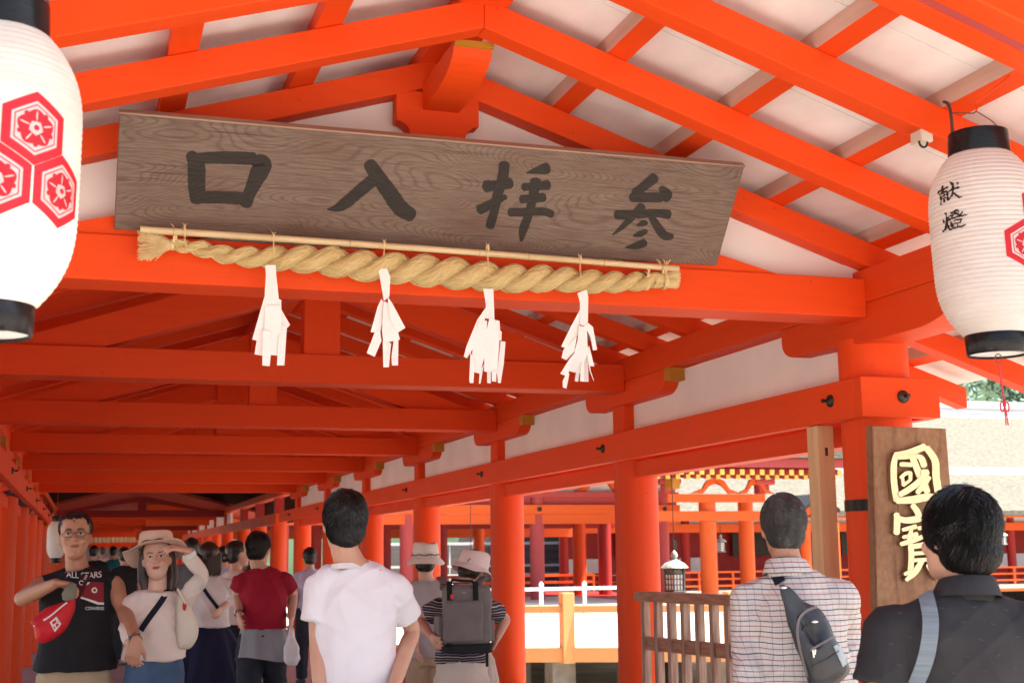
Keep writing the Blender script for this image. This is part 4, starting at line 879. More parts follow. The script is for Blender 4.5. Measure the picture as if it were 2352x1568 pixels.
# long red gallery with lattice windows behind
GY = 52.0
GL = thing('shrine_hall', 'large shrine hall with a pale bark roof and white ridge at the right', 'hall', (35, GY, 0))
gx0, gx1 = 19.5, 66
u_cols = [1540, 1662, 1850]
def gz(v): return zv(v, 2250, GY)
zbm0, zbm1 = gz(1218), gz(1200)
for i in range(15):
    x = at(2324, 1280, GY).x + (i - 8) * 2.75
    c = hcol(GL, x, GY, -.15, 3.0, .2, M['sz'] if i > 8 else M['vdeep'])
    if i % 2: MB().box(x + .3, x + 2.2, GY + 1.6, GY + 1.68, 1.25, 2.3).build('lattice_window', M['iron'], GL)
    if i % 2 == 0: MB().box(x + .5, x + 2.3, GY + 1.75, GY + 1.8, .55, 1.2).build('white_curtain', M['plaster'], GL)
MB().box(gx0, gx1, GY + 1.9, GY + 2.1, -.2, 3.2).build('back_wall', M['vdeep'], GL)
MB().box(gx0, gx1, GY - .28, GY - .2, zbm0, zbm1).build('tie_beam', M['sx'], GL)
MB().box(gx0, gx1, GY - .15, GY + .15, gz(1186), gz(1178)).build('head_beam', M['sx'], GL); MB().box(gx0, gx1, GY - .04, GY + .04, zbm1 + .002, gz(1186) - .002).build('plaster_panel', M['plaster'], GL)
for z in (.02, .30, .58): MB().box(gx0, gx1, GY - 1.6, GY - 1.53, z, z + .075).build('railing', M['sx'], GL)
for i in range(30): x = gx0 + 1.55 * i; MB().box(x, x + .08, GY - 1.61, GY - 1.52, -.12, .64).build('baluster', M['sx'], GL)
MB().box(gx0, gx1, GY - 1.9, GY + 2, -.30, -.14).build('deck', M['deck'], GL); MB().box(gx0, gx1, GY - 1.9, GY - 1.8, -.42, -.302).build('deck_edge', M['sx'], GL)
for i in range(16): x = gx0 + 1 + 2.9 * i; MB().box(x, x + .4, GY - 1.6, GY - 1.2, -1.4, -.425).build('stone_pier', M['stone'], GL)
MB().box(gx0, gx1, GY + .4, GY + .6, -1.4, -.425).build('underfloor_shade_sheet', noisy('underfloor_shade', (.02, .018, .015), (.05, .045, .04), .9), GL)  # near-black sheet stands in for the shade beneath the deck
e0 = at(2250, 1172, GY - 2.0); e1 = at(2250, 1090, GY + 2.0); r1 = at(2250, 958, GY + 10); r2 = at(2250, 922, GY + 10)
def rf(y0, z0, y1, z1, t, name, mat): MB().prism([(y0, z0), (y1, z1), (y1, z1 - t), (y0, z0 - t)], gx0, gx1, 0).build(name, mat, GL)
rf(e0.y, e0.z, e1.y, e1.z, .22, 'lower_roof', M['bark'])
rf(e0.y + .1, e0.z - .23, e0.y + .8, e0.z - .20, .08, 'eave_board', M['sx'])
MB().box(gx0, gx1, GY + 1.98, GY + 2.3, e1.z + .002, at(2250, 1072, GY + 2).z).build('white_verge', M['white_edge'], GL)
zz = at(2250, 1071, GY + 2).z
rf(GY + 2.2, zz, r1.y, r1.z, .3, 'upper_roof', M['bark'])
MB().box(gx0, gx1, r1.y - .15, r1.y + .5, r1.z - .2, r1.z + (r2.z - r1.z) * .5).build('ridge_course', M['white_edge'], GL); MB().box(gx0, gx1, r1.y - .2, r1.y + .6, r1.z + (r2.z - r1.z) * .52, r2.z).build('ridge_course', M['white_edge'], GL)
MB().box(gx0, gx1, r1.y - .28, r1.y + .6, r1.z - .45, r1.z - .21).build('ridge_course', M['white_edge'], GL)
for i in range(60):
    x = gx0 + .4 + i * .42
    if x < 60: pass
MB().prism([(GY + 20, 1), (r1.y + .4, r2.z - .1), (r1.y + .3, r2.z - .3), (GY + 12, 1)], gx0, gx1, 0).build('rear_roof', M['bark'], GL)
# small porch gable in front of it
PG = thing('porch', 'small gabled porch with red barge boards left of the pale post', 'porch', (29, 48, 0))
Yp = 48.5; ap = at(1871, 1146, Yp); el = at(1826, 1178, Yp); er = at(1915, 1176, Yp)
MB().prism([(el.x, el.z), (ap.x, ap.z), (er.x, er.z), (er.x, er.z + .12), (ap.x, ap.z + .22), (el.x, el.z + .12)], Yp - .5, Yp + 3, 1).build('roof', M['iron'], PG)
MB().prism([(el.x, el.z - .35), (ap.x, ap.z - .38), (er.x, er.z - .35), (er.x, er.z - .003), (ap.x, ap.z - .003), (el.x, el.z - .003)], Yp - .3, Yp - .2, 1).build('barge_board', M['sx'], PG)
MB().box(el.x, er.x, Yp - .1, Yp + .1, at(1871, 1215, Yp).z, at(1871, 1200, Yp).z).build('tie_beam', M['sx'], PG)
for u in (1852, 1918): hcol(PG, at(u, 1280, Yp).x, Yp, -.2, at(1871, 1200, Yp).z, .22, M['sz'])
MB().box(ap.x - .1, ap.x + .1, Yp - .45, Yp - .31, ap.z - .55, ap.z - .30).build('beam_end', M['yellow'], PG)
# grey hoarding behind the open hall, with scaffold pipes
HD = thing('site_hoarding', 'grey-brown site screen with pale scaffold pipes behind the open hall', 'screen', (18, 58, 0))
Yh = 58; hz = zv(1243, 1290, Yh); hx0, hx1 = at(860, 1280, Yh).x, at(1500, 1280, Yh).x
MB().box(hx0, hx1, Yh, Yh + .2, -1.3, hz).build('screen', noisy('grey_site_screen', (.10, .085, .08), (.17, .15, .14), .8, (.3, 1, 3)), HD)
for v in (1296, 1316): z = zv(v, 1290, Yh); MB().box(hx0, hx1, Yh - .6, Yh - .5, z - .05, z + .05).build('scaffold_pipe', M['white_edge'], HD)
for i in range(14): x = hx0 + i * 1.1; MB().box(x, x + .05, Yh - .4, Yh - .35, -1.3, hz + .1 * (i % 3)).build('scaffold_pipe', M['white_edge'], HD)
MB().box(hx0, hx1, Yh - .45, Yh - .3, hz - .12, hz).build('scaffold_pipe', M['white_edge'], HD)
for (u, v, X, l) in ((2304, 1250, 34.5, 'small pale lantern far off before the shrine hall at the right edge'), (1656, 1267, 21.0, 'small dark lantern far off above the gallery railing left of the checked shirt')):
    p = atx(u, v, X); bronze_lantern(l, p, 1.6, zv(1205, u, p.y) - p.z, M['bronze'], False)
# ------------------------------------------------------------------ wooded hill
def hill_h(x, y):
    return 8 + 22 * math.exp(-((x - 95) / 55) ** 2 - ((y - 150) / 60) ** 2) + 5 * noise.noise(Vector((x * .05, y * .05, 0)))
mb = MB(); nx, ny = 50, 24; vs = []
for j in range(ny):
    for i in range(nx): x = 10 + i * 4.5; y = 88 + j * 6; vs.append((x, y, hill_h(x, y) * min(1, j / 3.0) - 1.5 * (j == 0)))
mb.add(vs, [(j * nx + i, j * nx + i + 1, (j + 1) * nx + i + 1, (j + 1) * nx + i) for j in range(ny - 1) for i in range(nx - 1)])
hl = mb.build('hill', noisy('hill_floor', (.02, .04, .018), (.05, .09, .035), .95, (.1, .1, .1), 4, 8), None, smooth=True); tag(hl, kind='structure')
mb = MB(); R2 = random.Random(5)
for _ in range(900):
    x = R2.uniform(60, 130); y = R2.uniform(96, 135); z = hill_h(x, y) * min(1, (y - 88) / 18) + R2.uniform(0, 2.5); r = R2.uniform(1.0, 2.4)
    for _ in range(80):
        d = Vector((R2.gauss(0, 1), R2.gauss(0, 1), R2.gauss(0, .8))).normalized(); p = Vector((x, y, z)) + d * r * R2.uniform(.75, 1.1)
        t = Vector((R2.gauss(0, 1), R2.gauss(0, 1), R2.gauss(0, 1))).normalized(); b = t.cross(d).normalized() if abs(t.dot(d)) < .95 else d.orthogonal().normalized(); t = (t + d * .3).normalized(); s_ = R2.uniform(.10, .24)
        mb.add([p - t * s_ - b * s_ * .5, p + t * s_ - b * s_ * .4, p + t * s_ * .7 + b * s_ * .6, p - t * s_ * .6 + b * s_ * .5], [(0, 1, 2, 3)])
wd = mb.build('wood', noisy('haze_paled_foliage', (.13, .22, .16), (.28, .40, .28), .7, (.4, .4, .4), 2, 5), None); tag(wd, 'leafy green wood covering the hill behind the shrine roof', 'trees', None, 'stuff')  # leaf colour paled and blued to stand in for distance haze
# ------------------------------------------------------------------ people
def fabric(name, c1, c2=None, scale=60, rough=.85, b_=.25, sheen=.0):
    m = noisy(name, c1, c2 or tuple(min(1, x * 1.18) for x in c1), rough, (1, 1, 1), 3.0, 6, b_, .0015, scale, sheen=sheen, spec=.25)
    nt = m.node_tree; b = nt.nodes['Principled BSDF']; old = [n for n in nt.nodes if n.type == 'BUMP'][0]
    w_ = N(nt, 'ShaderNodeTexNoise', Scale=2.6, Detail=3.0, Roughness=.45, Distortion=.5); nt.links.new(coords(nt, (2.2, 2.2, .9), (.3, .2, 0)), w_.inputs['Vector'])
    b2 = N(nt, 'ShaderNodeBump'); b2.inputs['Strength'].default_value = .35; b2.inputs['Distance'].default_value = .05
    nt.links.new(w_.outputs['Fac'], b2.inputs['Height']); nt.links.new(old.outputs[0], b2.inputs['Normal']); nt.links.new(b2.outputs[0], b.inputs['Normal']); return m
def skin_mat(name, c):
    m, nt, b = new_mat(name); n = N(nt, 'ShaderNodeTexNoise', Scale=9.0, Detail=5.0); nt.links.new(coords(nt), n.inputs['Vector'])
    nt.links.new(ramp(nt, n.outputs['Fac'], [(.3, (c[0] * .88, c[1] * .76, c[2] * .72)), (.7, c)]), b.inputs['Base Color'])
    b.inputs['Roughness'].default_value = .5; b.inputs['Subsurface Weight'].default_value = .12; b.inputs['Subsurface Radius'].default_value = (.012, .005, .003); b.inputs['Subsurface Scale'].default_value = 1.0
    n2 = N(nt, 'ShaderNodeTexNoise', Scale=160.0, Detail=2.0); nt.links.new(coords(nt), n2.inputs['Vector']); bump(nt, b, n2.outputs['Fac'], .12, .001); return m
SK = {'tan': skin_mat('tanned_skin', (.46, .24, .15)), 'mid': skin_mat('light_tan_skin', (.56, .33, .23)), 'fair': skin_mat('fair_skin', (.62, .39, .30))}
def hair_mat(name, c, r=.38):
    m, nt, b = new_mat(name); n = N(nt, 'ShaderNodeTexNoise', Scale=40.0, Detail=3.0); nt.links.new(coords(nt, (1, 1, .25)), n.inputs['Vector'])
    nt.links.new(ramp(nt, n.outputs['Fac'], [(.35, c), (.7, tuple(x * 2.1 for x in c))]), b.inputs['Base Color']); b.inputs['Roughness'].default_value = r; b.inputs['Specular IOR Level'].default_value = .45
    bump(nt, b, n.outputs['Fac'], .5, .003); return m
HM = {'black': hair_mat('black_hair', (.007, .006, .006)), 'brown': hair_mat('dark_brown_hair', (.022, .010, .007)), 'grey': hair_mat('greying_hair', (.045, .040, .038), .55)}
M['eyewhite'] = noisy('eye_white', (.6, .58, .55), (.66, .64, .6), .3); M['iris'] = noisy('dark_iris', (.01, .006, .004), (.02, .012, .008), .15); M['lips'] = noisy('lips', (.40, .12, .10), (.45, .15, .12), .4)
def remeshed(mb, name, mat, parent, vox, it=3, disp=None, post=None):
    o = mb.build(name + '_raw', None, None, local=True); o.data.materials.clear()
    r = o.modifiers.new('r', 'REMESH'); r.mode = 'VOXEL'; r.voxel_size = vox
    s_ = o.modifiers.new('s', 'SMOOTH'); s_.iterations = it; s_.factor = .5
    dg = bpy.context.evaluated_depsgraph_get(); me = bpy.data.meshes.new_from_object(o.evaluated_get(dg)); bpy.data.objects.remove(o)
    off = parent_world(parent)
    if disp:
        me.update(); ns = [v.normal.copy() for v in me.vertices]
        for v, n in zip(me.vertices, ns): v.co += n * disp(v.co, n)
    if post: post(me)
    for v in me.vertices: v.co -= off
    me.name = name; me.materials.clear(); me.materials.append(mat)
    for p in me.polygons: p.use_smooth = True
    o = bpy.data.objects.new(name, me); COL.objects.link(o); o.parent = parent; return o
HEADS = [(-.118, .020, .078, .020), (-.108, .038, .088, .0), (-.088, .052, .092, -.028), (-.058, .062, .093, -.055), (-.025, .069, .092, -.082), (.015, .073, .090, -.096), (.052, .076, .090, -.100), (.082, .071, .081, -.094), (.103, .054, .062, -.076), (.118, .026, .032, -.042)]
def head_into(mb, c, Rh, s):
    T = lambda x, y, z: c + Rh @ (Vector((x, y, z)) * s)
    n = 28; vs = []
    for z, hw, yf, yb in HEADS:
        for j in range(n):
            q = 2 * pi * j / n; cx_, sy = cos(q), sin(q); e = .85
            x = hw * math.copysign(abs(cx_) ** e, cx_); y = (yf + yb) / 2 + (yf - yb) / 2 * math.copysign(abs(sy) ** e, sy); vs.append(T(x, y, z))
    k = len(HEADS); mb.add(vs, [(i * n + j, i * n + (j + 1) % n, (i + 1) * n + (j + 1) % n, (i + 1) * n + j) for i in range(k - 1) for j in range(n)] + [tuple(range(n - 1, -1, -1)), tuple(range((k - 1) * n, k * n))])
    mb.tube([T(0, .086, .022), T(0, .098, .0), T(0, .109, -.020), T(0, .104, -.031)], [.006 * s, .008 * s, .0125 * s, .008 * s], 10)
    for sx in (-1, 1):
        mb.ell(T(sx * .011, .099, -.025), (.0075 * s,) * 3, None, 10, 6)
        mb.ell(T(sx * .0755, -.008, -.008), (.009 * s, .019 * s, .031 * s), Rh @ Matrix.Rotation(sx * -.35, 3, 'Z'), 12, 8)
        mb.ell(T(sx * .036, .076, -.030), (.023 * s, .016 * s, .020 * s), Rh, 12, 8)
        mb.ell(T(sx * .030, .083, .030), (.022 * s, .010 * s, .007 * s), Rh, 12, 8)
    mb.ell(T(0, .088, -.055), (.024 * s, .012 * s, .012 * s), Rh, 12, 8); mb.ell(T(0, .084, -.095), (.018 * s, .013 * s, .013 * s), Rh, 12, 8)
    return T
def hand_into(mb, wr, d, pn, side, s=1.0, curl=.5, spread=.12, thumb=.8):
    """d: direction of the fingers, pn: palm normal (fingers curl towards it), side: +1/-1 where the thumb sits along d x pn"""
    d = Vector(d).normalized(); pn = Vector(pn); pn = (pn - d * pn.dot(d)).normalized(); a = d.cross(pn).normalized() * side
    pl = .088 * s; mb.tube([wr - d * .02 * s, wr, wr + d * pl * .4, wr + d * pl * .92], [(.024 * s, .018 * s), (.027 * s, .017 * s), (.039 * s, .016 * s), (.040 * s, .0135 * s)], 14, lat=a)
    for i, (o, L) in enumerate(((.030, .070), (.0105, .079), (-.010, .074), (-.029, .058))):
        p = wr + d * pl * (.9 - .05 * abs(i - 1)) + a * o * s; dd_ = (d + a * (o * spread * 25)).normalized(); pts = [p - dd_ * .012 * s, p]; ang = 0
        c_ = curl * (1 + .12 * i)
        for k, f in enumerate((.42, .32, .26)):
            ang += c_ * (.75, 1.0, .7)[k]; v = dd_ * cos(ang) + pn * sin(ang); pts.append(pts[-1] + v * L * s * f)
        mb.tube(pts, [.0092 * s, .0092 * s, .0085 * s, .0078 * s, .0058 * s], 9)
    p = wr + d * pl * .25 + a * .022 * s; v1 = (d * .62 + a * .75 + pn * .3 * thumb).normalized(); v2 = (d * .85 + a * .25 + pn * .6 * thumb).normalized()
    mb.tube([p - v1 * .012 * s, p + v1 * .018 * s, p + v1 * .040 * s, p + v1 * .04 * s + v2 * .026 * s, p + v1 * .04 * s + v2 * .046 * s], [.014 * s, .0135 * s, .0105 * s, .0095 * s, .0065 * s], 9)
def limb(mb, pts, rad, n=16, k=5):
    P = cr([tuple(p) + (r,) for p, r in zip(pts, rad)], k); mb.tube([Vector(p[:3]) for p in P], [p[3] for p in P], n)
def hair_short(T, Rh, c, s, par, mat, ells, n=1600, L=(.03, .06), whorl=(0, -.05, .13), rad=.0011, lift=.004, front=.0, keep=None, vox=.006, mess=.25, seed=1):
    mb = MB()
    for cc, rr_ in ells: mb.ell(T(*cc), tuple(x * s * .962 for x in rr_), Rh, 26, 16)
    hull = remeshed(mb, 'hair', mat, par, vox, 2, lambda co, n_: .0030 * noise.noise(co * 75) + .0042 * noise.noise(co * 30))
    rg = random.Random(seed); Ri = Rh.inverted(); W_ = Vector(whorl)
    def proj(q, h=0):
        best = None
        for cc, rr_ in ells:
            d = q - Vector(cc); f = sqrt((d.x / rr_[0]) ** 2 + (d.y / rr_[1]) ** 2 + (d.z / rr_[2]) ** 2)
            if best is None or f < best[0]: best = (f, cc, rr_, d)
        f, cc, rr_, d = best; return Vector(cc) + d * ((1 + h / .09) / max(f, .01))
    st = MB()
    for _ in range(int(n * 1.7)):
        cc, rr_ = rg.choice(ells); d = Vector((rg.gauss(0, 1), rg.gauss(0, 1), rg.gauss(0, 1))).normalized(); q = Vector(cc) + Vector((d.x * rr_[0], d.y * rr_[1], d.z * rr_[2]))
        if keep and not keep(q): continue
        fl = (q - W_); fl.z -= .035; nn = d; fl = (fl - nn * fl.dot(nn)).normalized() + Vector((rg.gauss(0, mess), rg.gauss(0, mess), rg.gauss(0, mess))) * .6
        Ls = rg.uniform(*L) / 4; pts = []; cur = q.copy()
        for k in range(5):
            h = lift * (k / 4) ** 1.5 * rg.uniform(.3, 1.6) - .0015; pts.append(T(*proj(cur, h))); cur = proj(cur) + fl.normalized() * Ls; fl.z -= .05
        rd = rad * rg.uniform(.5, .95); st.tube(pts, [rd * s, rd * s, rd * .95 * s, rd * .75 * s, rd * .2 * s], 3, cap=False)
    st.build('hair_strands', mat, par)
    return hull
SHORT = [((0, -.018, .036), (.088, .108, .100)), ((0, -.050, -.015), (.074, .062, .075)), ((-.045, -.01, .03), (.045, .07, .05)), ((.045, -.01, .03), (.045, .07, .05))]
class P: pass
def person(label, Y, hu, hv, hd, skin='mid', hs=1.0, hrot=(0, 0, 0), tu=None, arms=None, sw=.185, bulk=1.0, vox=.008, top=None, bottom=None, group=None, face=False, hair=None, zfloor=0.0, hair_off=.014, detail=True, legs=None, shoes=(.03, .03, .035), headfwd=.02, slope=0.0):
    hp = at(hu, hv, Y); H = hp.z - hair_off - zfloor; k = H / 1.72
    tc = Vector((at(tu if tu else hu, 1400, Y).x, Y, zfloor)); f = Vector((sin(hd), cos(hd), 0)); r = Vector((cos(hd), -sin(hd), 0)); U = Vector((0, 0, 1))
    pc = lambda a, b, z: tc + (r * a + f * b) * k + U * (z * k)
    T_ = thing('person', label, 'person', tuple(tc), group); o = P(); o.root = T_; o.k = k; o.pc = pc; o.r = r; o.f = f
    Rh = Matrix((r, f, U)).transposed() @ (Matrix.Rotation(hrot[0], 3, 'Z') @ Matrix.Rotation(hrot[1], 3, 'X') @ Matrix.Rotation(hrot[2], 3, 'Y'))
    hc = Vector((hp.x, Y, hp.z - hair_off)) - U * .118 * hs * cos(hrot[1]) + f * headfwd - Rh @ Vector((0, 0, 0)); o.hc = hc; o.Rh = Rh
    mb = MB(); T = head_into(mb, hc, Rh, hs); o.T = T
    nk = T(0, -.030, -.10); no_ = nk - pc(0, -.012, 1.44); no_.z = 0; o.no = no_
    pcn = lambda a, b, z: pc(a, b, z) + no_ * max(0, min(1, (z - 1.35) / .12)); o.pcn = pcn
    # torso
    b = bulk
    tors = [(.80, .13 * b, .10), (.88, .165 * b, .118 * b), (.96, .158 * b, .112 * b), (1.06, .142 * b, .102 * b), (1.18, .152 * b, .108 * b), (1.28, .165 * b, .112 * b), (1.35, .158 * b, .10 * b), (1.40, .118 * b, .078 * b), (1.44, .078, .064)]
    nb = pc(0, 0, 1.44); nb2 = nb.copy(); 
    mb.tube([pcn(0, 0, z) for z, _, _ in tors], [(a * k, c * k) for _, a, c in tors], 28, lat=r)
    limb(mb, [pc(0, -.01, 1.40), T(0, -.030, -.10), T(0, -.025, -.04)], [.064 * k, .054 * hs, .052 * hs], 18)
    mb.tube([pc(-sw * .95, -.005, 1.365), pc(-.08, -.015, 1.40), pc(0, -.015, 1.42), pc(.08, -.015, 1.40), pc(sw * .95, -.005, 1.365)], [.040 * k, .042 * k, .048 * k, .042 * k, .040 * k], 12)
    # arms
    o.arm = {}
    for sd in ('L', 'R'):            # picture left / right
        sg = 1 if (r.dot(Vector((AX[0], AY[0], 0))) > 0) == (sd == 'R') else -1
        a = (arms or {}).get(sd); shp = pc(sg * sw, -.005, 1.358)
        if a is None: el = pc(sg * (sw + .055), -.03, 1.10); wr = pc(sg * (sw + .06), .06, .86); hdv = (wr - el)
        else: el = at(*a[1]); wr = at(*a[2])
        ex = (a[3] if a and len(a) > 3 else {}); hdv = Vector(ex.get('d', wr - el))
        limb(mb, [pc(sg * .12, 0, 1.345), shp, shp.lerp(el, .45), el, el.lerp(wr, .35), wr], [.05 * k, .052 * k * b, .045 * k * b, .037 * k * b, .038 * k * b, .0255 * k], 16)
        if not ex.get('nohand'):
            inward = -r * sg; hand_into(mb, wr, hdv, Vector(ex.get('n', inward * .8 + Vector((0, 0, 0)) + f * .2)), ex.get('side', (1 if hdv.normalized().cross(Vector(ex.get('n', inward * .8 + f * .2))).dot(f) > 0 else -1)), k, ex.get('curl', .35), thumb=ex.get('thumb', .8))
        o.arm[sd] = (shp, el, wr, sg)
    # legs
    o.leg = []
    for sg in (-1, 1):
        lg = (legs or {}).get(sg); hj = pc(sg * .085, 0, .86)
        if lg: kn, an = pc(*lg[0]), pc(*lg[1])
        else: kn, an = pc(sg * .095, .02, .48), pc(sg * .10, -.02, .08)
        limb(mb, [hj, hj.lerp(kn, .4), kn, kn.lerp(an, .35), an], [.088 * k * b, .078 * k * b, .055 * k, .053 * k, .036 * k], 16)
        mb.tube([an - f * .04 * k - U * .03 * k, an + f * .03 * k - U * .035 * k, an + f * .13 * k - U * .05 * k, an + f * .18 * k - U * .055 * k], [(.03 * k, .03 * k), (.038 * k, .036 * k), (.043 * k, .025 * k), (.03 * k, .018 * k)], 12, lat=r)
        o.leg.append((hj, kn, an, sg))
        sh = MB().tube([an - f * .065 * k - U * .043 * k, an - f * .03 * k - U * .035 * k, an + f * .04 * k - U * .038 * k, an + f * .13 * k - U * .048 * k, an + f * .20 * k - U * .058 * k], [(.028 * k, .03 * k), (.04 * k, .044 * k), (.046 * k, .042 * k), (.05 * k, .032 * k), (.03 * k, .018 * k)], 16, lat=r)
        sh.build('shoe', shoe_mat(shoes), T_, smooth=True)
    remeshed(mb, 'body', SK[skin], T_, vox, 3)
    # clothing
    if bottom: clothe_bottom(o, T_, tors, b, **bottom)
    if top: clothe_top(o, T_, tors, b, sw, **top)
    if face is not False: face_on(o, T_, hs, **face)
    if hair: hair(o, T_, hs)
    return o
_sm = {}
def shoe_mat(c):
    if c not in _sm: _sm[c] = noisy('shoe_%d' % len(_sm), c, tuple(x * 1.4 for x in c), .6)
    return _sm[c]
def folds(amp, fx=8, fz=2.2, seed=0, tight=None):
    amp *= 1.5
    o_ = Vector((seed * 3.1, seed * 1.7, seed))
    def f(co, n):
        a = noise.noise(Vector((co.x * fx, co.y * fx, co.z * fz)) + o_) + .5 * noise.noise(Vector((co.x * fx * 2.3 + co.z * 6, co.y * fx * 2.3, co.z * fz * 2.6)) + o_)
        b = max(0, 1 - abs(noise.noise(Vector((co.x * fx * .8 + co.z * 4, co.y * fx * .8, co.z * fz * 1.6)) + o_)) * 3.4); c = max(0, 1 - abs(noise.noise(Vector((co.x * fx * .6 - co.z * 6, co.y * fx * .6, co.z * fz * 1.2)) + o_)) * 4.2)
        return amp * (a * .75 + b * b * .55 + c * c * .35 - .2)
    return f
def clothe_top(o, par, tors, b, sw, mat, infl=.016, hem=.86, sleeve='short', sl=.62, amp=.006, flare=.0, neck=1.440, vox=.0085, collar=None, loose=0, seed=1, fz=2.2, name='shirt', zlo=None):
    k, pc = o.k, o.pc; mb = MB(); pts, rad = [], []
    rows = [(hem, None, None)] + [t for t in tors if t[0] > hem + .03]
    for z, a, c in rows:
        if a is None:
            a0 = [t for t in tors if t[0] > hem - .1][0]; a, c = a0[1], a0[2]
        q = max(0, min(1, (1.30 - z) / .4)); g = infl + loose * q + flare * q
        if z > 1.42: a, c, g = .078, .070, .004
        mx = .150 * b
        if z < 1.25 and a < mx: a = mx; 
        pts.append(o.pcn(0, 0, min(z, neck))); rad.append(((a + g) * k, (c + g + loose * q * .4) * k))
    mb.tube(pts, rad, 32, lat=o.r)
    mb.tube([pc(-sw * .95, -.005, 1.362), o.pcn(-.085, -.015, 1.396), o.pcn(0, -.018, 1.412), o.pcn(.085, -.015, 1.396), pc(sw * .95, -.005, 1.362)], [(.042 + infl * .9) * k, (.040 + infl * .5) * k, (.038 + infl * .4) * k, (.040 + infl * .5) * k, (.042 + infl * .9) * k], 14)
    for sd in ('L', 'R'):
        shp, el, wr, sg = o.arm[sd]
        if sleeve == 'short':
            e = shp.lerp(el, sl); d = (e - shp).normalized(); limb(mb, [pc(sg * .11, 0, 1.335), shp, shp.lerp(e, .5), e], [(.050 + infl) * k * b, (.052 + infl) * k * b, (.052 + infl * 1.3) * k * b, (.052 + infl * 1.5) * k * b], 20)
        elif sleeve == 'long':
            e = el.lerp(wr, .90 if sl > .9 else sl); limb(mb, [pc(sg * .11, 0, 1.335), shp, shp.lerp(el, .5), el, el.lerp(e, .5), e], [(.050 + infl) * k * b, (.051 + infl) * k * b, (.046 + infl) * k * b, (.038 + infl * 1.1) * k * b, (.036 + infl) * k, (.027 + infl * .8) * k], 20)
    ob = remeshed(mb, name, mat, par, vox, 3, folds(amp, 8, fz, seed))
    if collar:
        c = MB(); n = 30; vs = []
        for z, g, tilt in ((1.425, .078, 0), (1.470, .069, 0), (1.492, .068, 0), (1.488, .075, 0), (1.440, .094, 0)):
            for j in range(n): q = 2 * pi * j / n; vs.append(o.pcn(cos(q) * g, sin(q) * g * .95 - .012, z - .012 * sin(q)))
        c.add(vs, [(i * n + j, i * n + (j + 1) % n, (i + 1) * n + (j + 1) % n, (i + 1) * n + j) for i in range(4) for j in range(n)])
        cb = c.build('collar', collar, par, smooth=True)
    elif sleeve == 'short':
        n = 32; vs = [o.pcn(cos(2 * pi * j / n) * g, sin(2 * pi * j / n) * g * .9 - .014, z - .010 * sin(2 * pi * j / n)) for z, g in ((1.424, .078), (1.438, .068), (1.445, .063), (1.443, .059)) for j in range(n)]
        MB().add(vs, [(i * n + j, i * n + (j + 1) % n, (i + 1) * n + (j + 1) % n, (i + 1) * n + j) for i in range(3) for j in range(n)]).build('neck_band', mat, par, smooth=True)
    o.shirt = ob; return ob
def clothe_bottom(o, par, tors, b, mat, kind='pants', infl=.016, hem=.08, waist=1.02, seed=2, flare=.3, name=None, amp=.006):
    k, pc = o.k, o.pc; mb = MB()
    if kind in ('pants', 'shorts'):
        mb.tube([pc(0, 0, .80), pc(0, 0, .88), pc(0, 0, .96), pc(0, 0, waist)], [((.13 * b + infl) * k, (.10 + infl) * k), ((.168 * b + infl) * k, (.122 * b + infl) * k), ((.160 * b + infl) * k, (.115 * b + infl) * k), ((.146 * b + infl) * k, (.104 * b + infl) * k)], 28, lat=o.r)
        for hj, kn, an, sg in o.leg:
            e = an if kind == 'pants' else kn.lerp(an, .12); t = [hj + Vector((0, 0, .02)), hj.lerp(kn, .4), kn] + ([kn.lerp(an, .45), an - Vector((0, 0, .0))] if kind == 'pants' else [e])
            rr_ = [(.092 * b + infl) * k, (.085 * b + infl) * k, (.062 + infl * 1.4) * k] + ([(.058 + infl * 1.3) * k, (.044 + infl * 1.5) * k] if kind == 'pants' else [(.075 + infl) * k]); limb(mb, t, rr_, 18)
        remeshed(mb, name or 'trousers', mat, par, .010, 3, folds(amp, 9, 5, seed))
    else:
        n = 96; vs = []; rows = 22
        for i in range(rows + 1):
            t = i / rows; z = waist + (hem - waist) * t; g = t ** .85
            for j in range(n):
                q = 2 * pi * j / n; w_ = (.128 * b + .03 * min(1, t * 6) + flare * g) * (1 + .16 * g * sin(q * 11 + seed + 2 * sin(q * 2)) + .05 * g * sin(q * 23)); d_ = (.10 * b + .03 * min(1, t * 6) + flare * .72 * g) * (1 + .16 * g * sin(q * 11 + seed + 2 * sin(q * 2)))
                vs.append(pc(cos(q) * w_, sin(q) * d_, z + .02 * g * sin(q * 3 + seed)))
        mb.add(vs, [(i * n + j, i * n + (j + 1) % n, (i + 1) * n + (j + 1) % n, (i + 1) * n + j) for i in range(rows) for j in range(n)]); ob = mb.build(name or 'skirt', mat, par, smooth=True); sd = ob.modifiers.new('t', 'SOLIDIFY'); sd.thickness = .003
